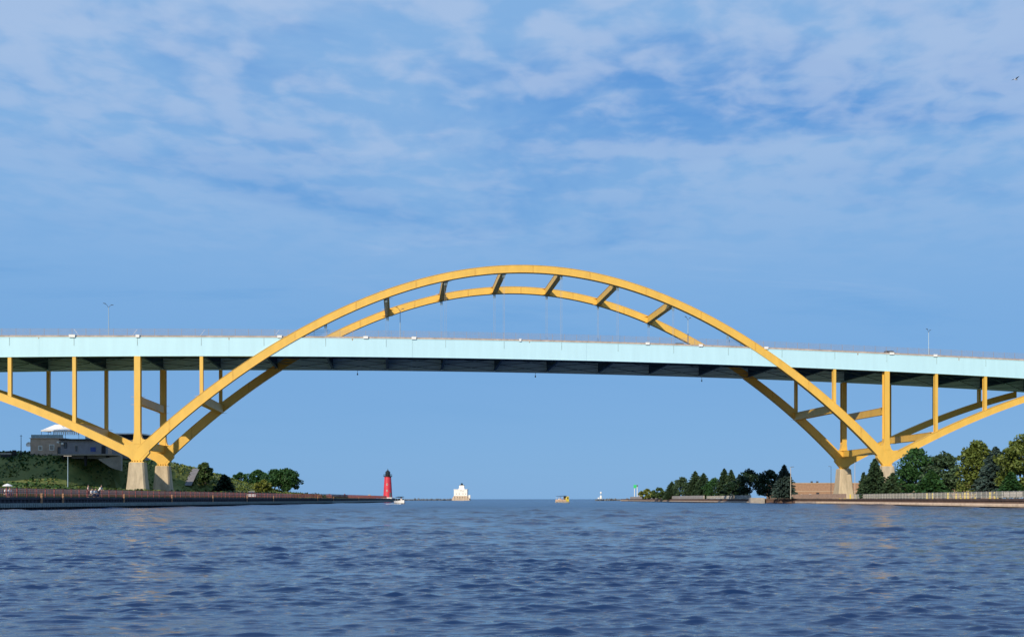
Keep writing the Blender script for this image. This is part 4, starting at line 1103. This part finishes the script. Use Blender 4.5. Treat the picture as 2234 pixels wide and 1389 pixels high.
def person(label, loc, rz, sit=False, shirt='shirt_white', lean=.1, arm=.0, group=None):
    key = (sit, lean, arm)
    if key not in PEOPLE:
        J, E = pose(sit, lean, arm)
        body = skin_mesh(J, E, 'body', M['skin'])
        fat = lambda r, d: tuple(q+d for q in r) if isinstance(r, tuple) else r+d
        TI = [0, 1, 2, 6, 7, 14, 15]; tj = [(J[i][0], fat(J[i][1], .022)) for i in TI]
        te = [(0, 1), (1, 2), (2, 3), (3, 4), (2, 5), (5, 6)]
        top = skin_mesh(tj, te, 'shirt', M['shirt_white'])
        LI = [0, 10, 11, 12, 18, 19, 20]; lj = [(J[i][0], fat(J[i][1], .018)) for i in LI]
        low = skin_mesh(lj, [(0, 1), (1, 2), (2, 3), (0, 4), (4, 5), (5, 6)], 'trousers', M['jeans'])
        h = J[5][0]; hb = MB(); hb.lathe([(.085, h[2]-.06), (.105, h[2]), (.09, h[2]+.07), (.03, h[2]+.1)], 10, (h[0], h[1]+.02))
        hair = hb.mesh('hair', M['hair'], True)
        PEOPLE[key] = (body, top, low, hair)
    body, top, low, hair = PEOPLE[key]
    t = thing('person', label, 'person', loc, rz, group)
    put('body', body, t); o = put('shirt', top, t)
    o.material_slots[0].link = 'OBJECT'; o.material_slots[0].material = M[shirt]
    put('trousers', low, t); put('hair', hair, t)
    return t
def crate_seat(label, loc):
    t = thing('stool', label, 'stool', loc); a = MB(); a.box(-.24, .24, -.2, .2, .36, .42); a.build('seat', M['conc_tan'], t)
    for x in (-.2, .2):
        for y in (-.16, .16): q = MB(); q.box(x-.02, x+.02, y-.02, y+.02, 0, .36); q.build('leg', M['steel_dark'], t)
def lp(px, Y, d=2.2): return (ax(px, Y), Y, 1.56)
person('left person in white seated under the white parasol at the left railing', lp(13, 137.5), R(70), True, 'shirt_white'); crate_seat('low stool under the left seated person by the white parasol', lp(13, 137.5))
person('right person in white seated under the white parasol at the left railing', lp(20.5, 138.2), R(70), True, 'shirt_white', .12); crate_seat('low stool under the right seated person by the white parasol', lp(20.5, 138.2))
def parasol():
    X, Y, z = lp(16.5, 138.6); t = thing('parasol', 'small white parasol above two seated people at the left frame edge', 'parasol', (X, Y, z)); a = MB(); a.tube([(0, 0, 0), (0, 0, 1.75)], .02, 6); a.build('pole', M['steel_dark'], t)
    c = MB(); c.lathe([(.62, 1.42), (.35, 1.62), (.03, 1.74)], 10); c.build('canopy', M['canvas'], t)
parasol()
person('standing dark haired person in a pink shirt by the left railing', lp(192, 157), R(100), False, 'shirt_pink', .05)
person('left one of two people in white seated beside the standing person', lp(198.5, 155.5), R(80), True, 'shirt_white', .3); crate_seat('low stool under the left one of the two people in white', lp(198.5, 155.5))
person('right one of two people in white seated beside the standing person', lp(206, 156.2), R(80), True, 'shirt_white', .3, .3); crate_seat('low stool under the right one of the two people in white', lp(206, 156.2))
person('person in white bending at the railing right of the seated pair', lp(215, 157), R(85), False, 'shirt_white', .7, .4)

# ------------------------------------------------------------------ boats
def hull(mb, L_, Bm, D, z0, n=14, sq=.25):
    secs = []
    for i in range(n+1):
        s = i/n; x = -L_/2+L_*s
        b = Bm/2*(1 if s < .5 else max(.03, (1-((s-.5)/.5)**2.2)))*(.9+.1*min(1, s*4)); sh = D*(1+.28*s*s); kz = z0-.35*(1-max(0, (s-.75)/.25)*1.0)
        secs.append([(x, 0, kz), (x, b*.7, kz+.2), (x, b, z0+sh), (x, b*.9, z0+sh+.02), (x, -b*.9, z0+sh+.02), (x, -b, z0+sh), (x, -b*.7, kz+.2)])
    mb.loft(secs); return mb
def motor_boat():
    Y = 292; X = ax(874, Y); t = thing('motor_boat', 'small white motorboat with a navy canopy cruising beside the left pier end', 'boat', (X, Y, -.05), R(-60))
    a = hull(MB(), 5.2, 2.1, .78, .12); a.build('hull', M['hull_white'], t, False)
    s = MB(); secs = []
    for i in range(15):
        q = i/14; x = -2.6+5.2*q; b = 1.055*(1 if q < .5 else max(.04, (1-((q-.5)/.5)**2.2)))*(.9+.1*min(1, q*4))*.93; secs.append([(x, -b, .05), (x, b, .05), (x, b*1.05, .32), (x, -b*1.05, .32)])
    s.loft(secs); s.build('boot_stripe', M['black'], t)
    w = MB(); w.add([(.5, -.85, .95), (.5, .85, .95), (.1, .75, 1.55), (.1, -.75, 1.55)], [(0, 1, 2, 3)]); w.add([(.46, -.85, .95), (.46, .85, .95), (.06, .75, 1.55), (.06, -.75, 1.55)], [(3, 2, 1, 0)]); w.build('windscreen', M['glass'], t)
    c = MB(); c.loft([[(-1.7, -.95, 1.82), (.3, -.95, 1.95), (.3, .95, 1.95), (-1.7, .95, 1.82)], [(-1.6, -.8, 1.92), (.2, -.8, 2.07), (.2, .8, 2.07), (-1.6, .8, 1.92)]]); c.build('canopy', M['navy'], t)
    for x in (-1.6, .2):
        for y in (-.9, .9): q = MB(); q.tube([(x*.8, y, .9), (x, y, 1.9)], .025, 5); q.build('canopy_pole', M['steel_blue'], t)
    o = MB(); o.loft([[(-2.95, -.25, .2), (-2.6, -.25, .2), (-2.6, .25, .2), (-2.95, .25, .2)], [(-2.95, -.25, 1.25), (-2.6, -.25, 1.3), (-2.6, .25, 1.3), (-2.95, .25, 1.25)]]); o.build('outboard_motor', M['black'], t)
    c0 = MB(); c0.box(-.9, -.4, -.7, .7, .85, 1.0); c0.build('bench', M['navy'], t)
    rot = Matrix.Rotation(R(-60), 3, 'Z')
    for (x, y), lab, sh in (((1.15, -.25), 'person in white sitting in the bow of the white motorboat', 'shirt_white'), ((-.65, .3), 'person in dark clothes steering the white motorboat', 'shirt_dark')):
        p = rot @ Vector((x, y, 0)); person(lab, (X+p.x, Y+p.y, .42), R(30), True, sh)
    f = MB(); rs = random.Random(4)
    for i in range(260):
        s = rs.random()**1.3*5.5; side = rs.choice((-1, 1)); x = 1.8-s*1.0; y = side*(.45+s*.38+rs.gauss(0, .16)); r = rs.uniform(.06, .2); p = rot @ Vector((x, y, 0))
        h = .07+rs.random()*.12*max(0, 1-s/5)
        f.lathe([(r*.9, -.05), (r, h*.5), (r*.4, h)], 6, (p.x, p.y))
    tag(f.build('wake_foam', M['foam'], loc=(X, Y, .02)), 'white foam wake around the small white motorboat', 'wake', kind='stuff')
motor_boat()
def pontoon():
    Y = 372; X = ax(1227, Y); t = thing('pontoon_boat', 'orange and yellow canopied pontoon boat heading out in mid channel', 'boat', (X, Y, 0), R(28)); t.scale = (.86, .86, .9)
    for y in (-1.0, 1.0):
        a = MB(); a.tube([(-2.6, y, .18), (1.9, y, .18), (2.5, y, .28), (2.75, y, .42)], [.34, .34, .22, .05], 10); a.build('pontoon', M['conc_grey'], t, True)
    d = MB(); d.box(-2.5, 2.3, -1.25, 1.25, .5, .6); d.build('deck', M['conc_grey'], t)
    for x0, x1, y0, y1, m in ((-2.4, -.6, -1.28, -1.22, 'orange'), (-.5, 1.0, -1.28, -1.22, 'orange'), (1.1, 2.2, -1.28, -1.22, 'orange'), (-2.4, 2.2, 1.22, 1.28, 'orange'), (-2.46, -2.4, -1.2, 1.2, 'orange'), (2.2, 2.26, -1.2, 1.2, 'orange')):
        f = MB(); f.box(x0, x1, y0, y1, .61, 1.35); f.build('side_panel', M[m], t)
    y = MB(); y.loft([[(1.0, -1.32, .62), (2.25, -1.32, .62), (2.25, 1.2, .62), (1.0, 1.2, .62)], [(1.35, -1.3, 2.55), (2.2, -1.3, 2.55), (2.2, 1.15, 2.55), (1.35, 1.15, 2.55)]]); y.build('yellow_cabin', M['sunny'], t)
    w = MB(); w.box(1.5, 1.95, -1.345, -1.325, 1.5, 2.2); w.build('window', M['glass'], t)
    c = MB(); c.loft([[(-2.3, -1.3, 2.5), (1.33, -1.3, 2.62), (1.33, 1.3, 2.62), (-2.3, 1.3, 2.5)], [(-2.1, -1.1, 2.62), (1.3, -1.1, 2.8), (1.3, 1.1, 2.8), (-2.1, 1.1, 2.62)]]); c.build('canopy', M['navy'], t)
    for x in (-2.1, -.3, 1.2):
        for yy in (-1.2, 1.2): q = MB(); q.tube([(x, yy, .6), (x, yy, 2.55)], .035, 5); q.build('canopy_pole', M['white'], t)
    s = MB(); s.box(-1.9, -.9, -.9, .9, .61, 1.05); s.build('bench', M['shirt_pink'], t)
    rot = Matrix.Rotation(R(28), 3, 'Z')
    for (x, yy), lab, sh, rz in (((.45, -.55), 'person in dark clothes standing under the pontoon boat canopy', 'shirt_dark', 10), ((-1.0, -.5), 'person in pink sitting at the rail of the pontoon boat', 'shirt_pink', -20), ((-1.3, .4), 'person in white sitting behind the one in pink on the pontoon boat', 'shirt_white', -30)):
        p = rot @ Vector((x*.86, yy*.86, 0)); person(lab, (X+p.x, Y+p.y, .55), R(rz), 'sitting' in lab, sh, .1)
pontoon()

# ------------------------------------------------------------------ gull
def gull():
    p = at(2216, 174, 120); t = thing('gull', 'single gull gliding in the sky near the upper right edge', 'bird', p, R(20))
    b = MB(); n = 10; secs = []
    for s, r in ((-.22, .01), (-.15, .05), (-.02, .075), (.1, .065), (.17, .04), (.22, .035), (.26, .01)):
        secs.append([(s, r*math.cos(2*PI*i/n), r*.9*math.sin(2*PI*i/n)) for i in range(n)])
    b.loft(secs); b.build('body', M['gull'], t, True)
    for sd in (-1, 1):
        w = MB(); pts = [(.07, .03, .03, .20), (.10, .22, .13, .19), (.05, .42, .15, .13), (-.06, .62, .12, .03)]
        secs = [[(x, sd*y, z), (x-c*.4, sd*y, z+.018), (x-c, sd*y, z-.005), (x-c*.4, sd*y, z-.01)] for x, y, z, c in pts]
        w.loft(secs); w.build('wing', M['gull'] if sd > 0 else M['gull_shade'], t)  # one wing pale as lit, the other darkened as shaded
    q = MB(); q.add([(-.2, -.02, 0), (-.2, .02, 0), (-.36, .07, 0), (-.36, -.07, 0), (-.2, -.02, .01), (-.2, .02, .01), (-.36, .07, .006), (-.36, -.07, .006)], [(0, 1, 2, 3), (7, 6, 5, 4), (0, 4, 5, 1), (1, 5, 6, 2), (2, 6, 7, 3), (3, 7, 4, 0)]); q.build('tail', M['gull'], t)
    k = MB(); k.tube([(.25, 0, 0), (.31, 0, -.012)], [.014, .003], 6); k.build('beak', M['sunny'], t)
gull()
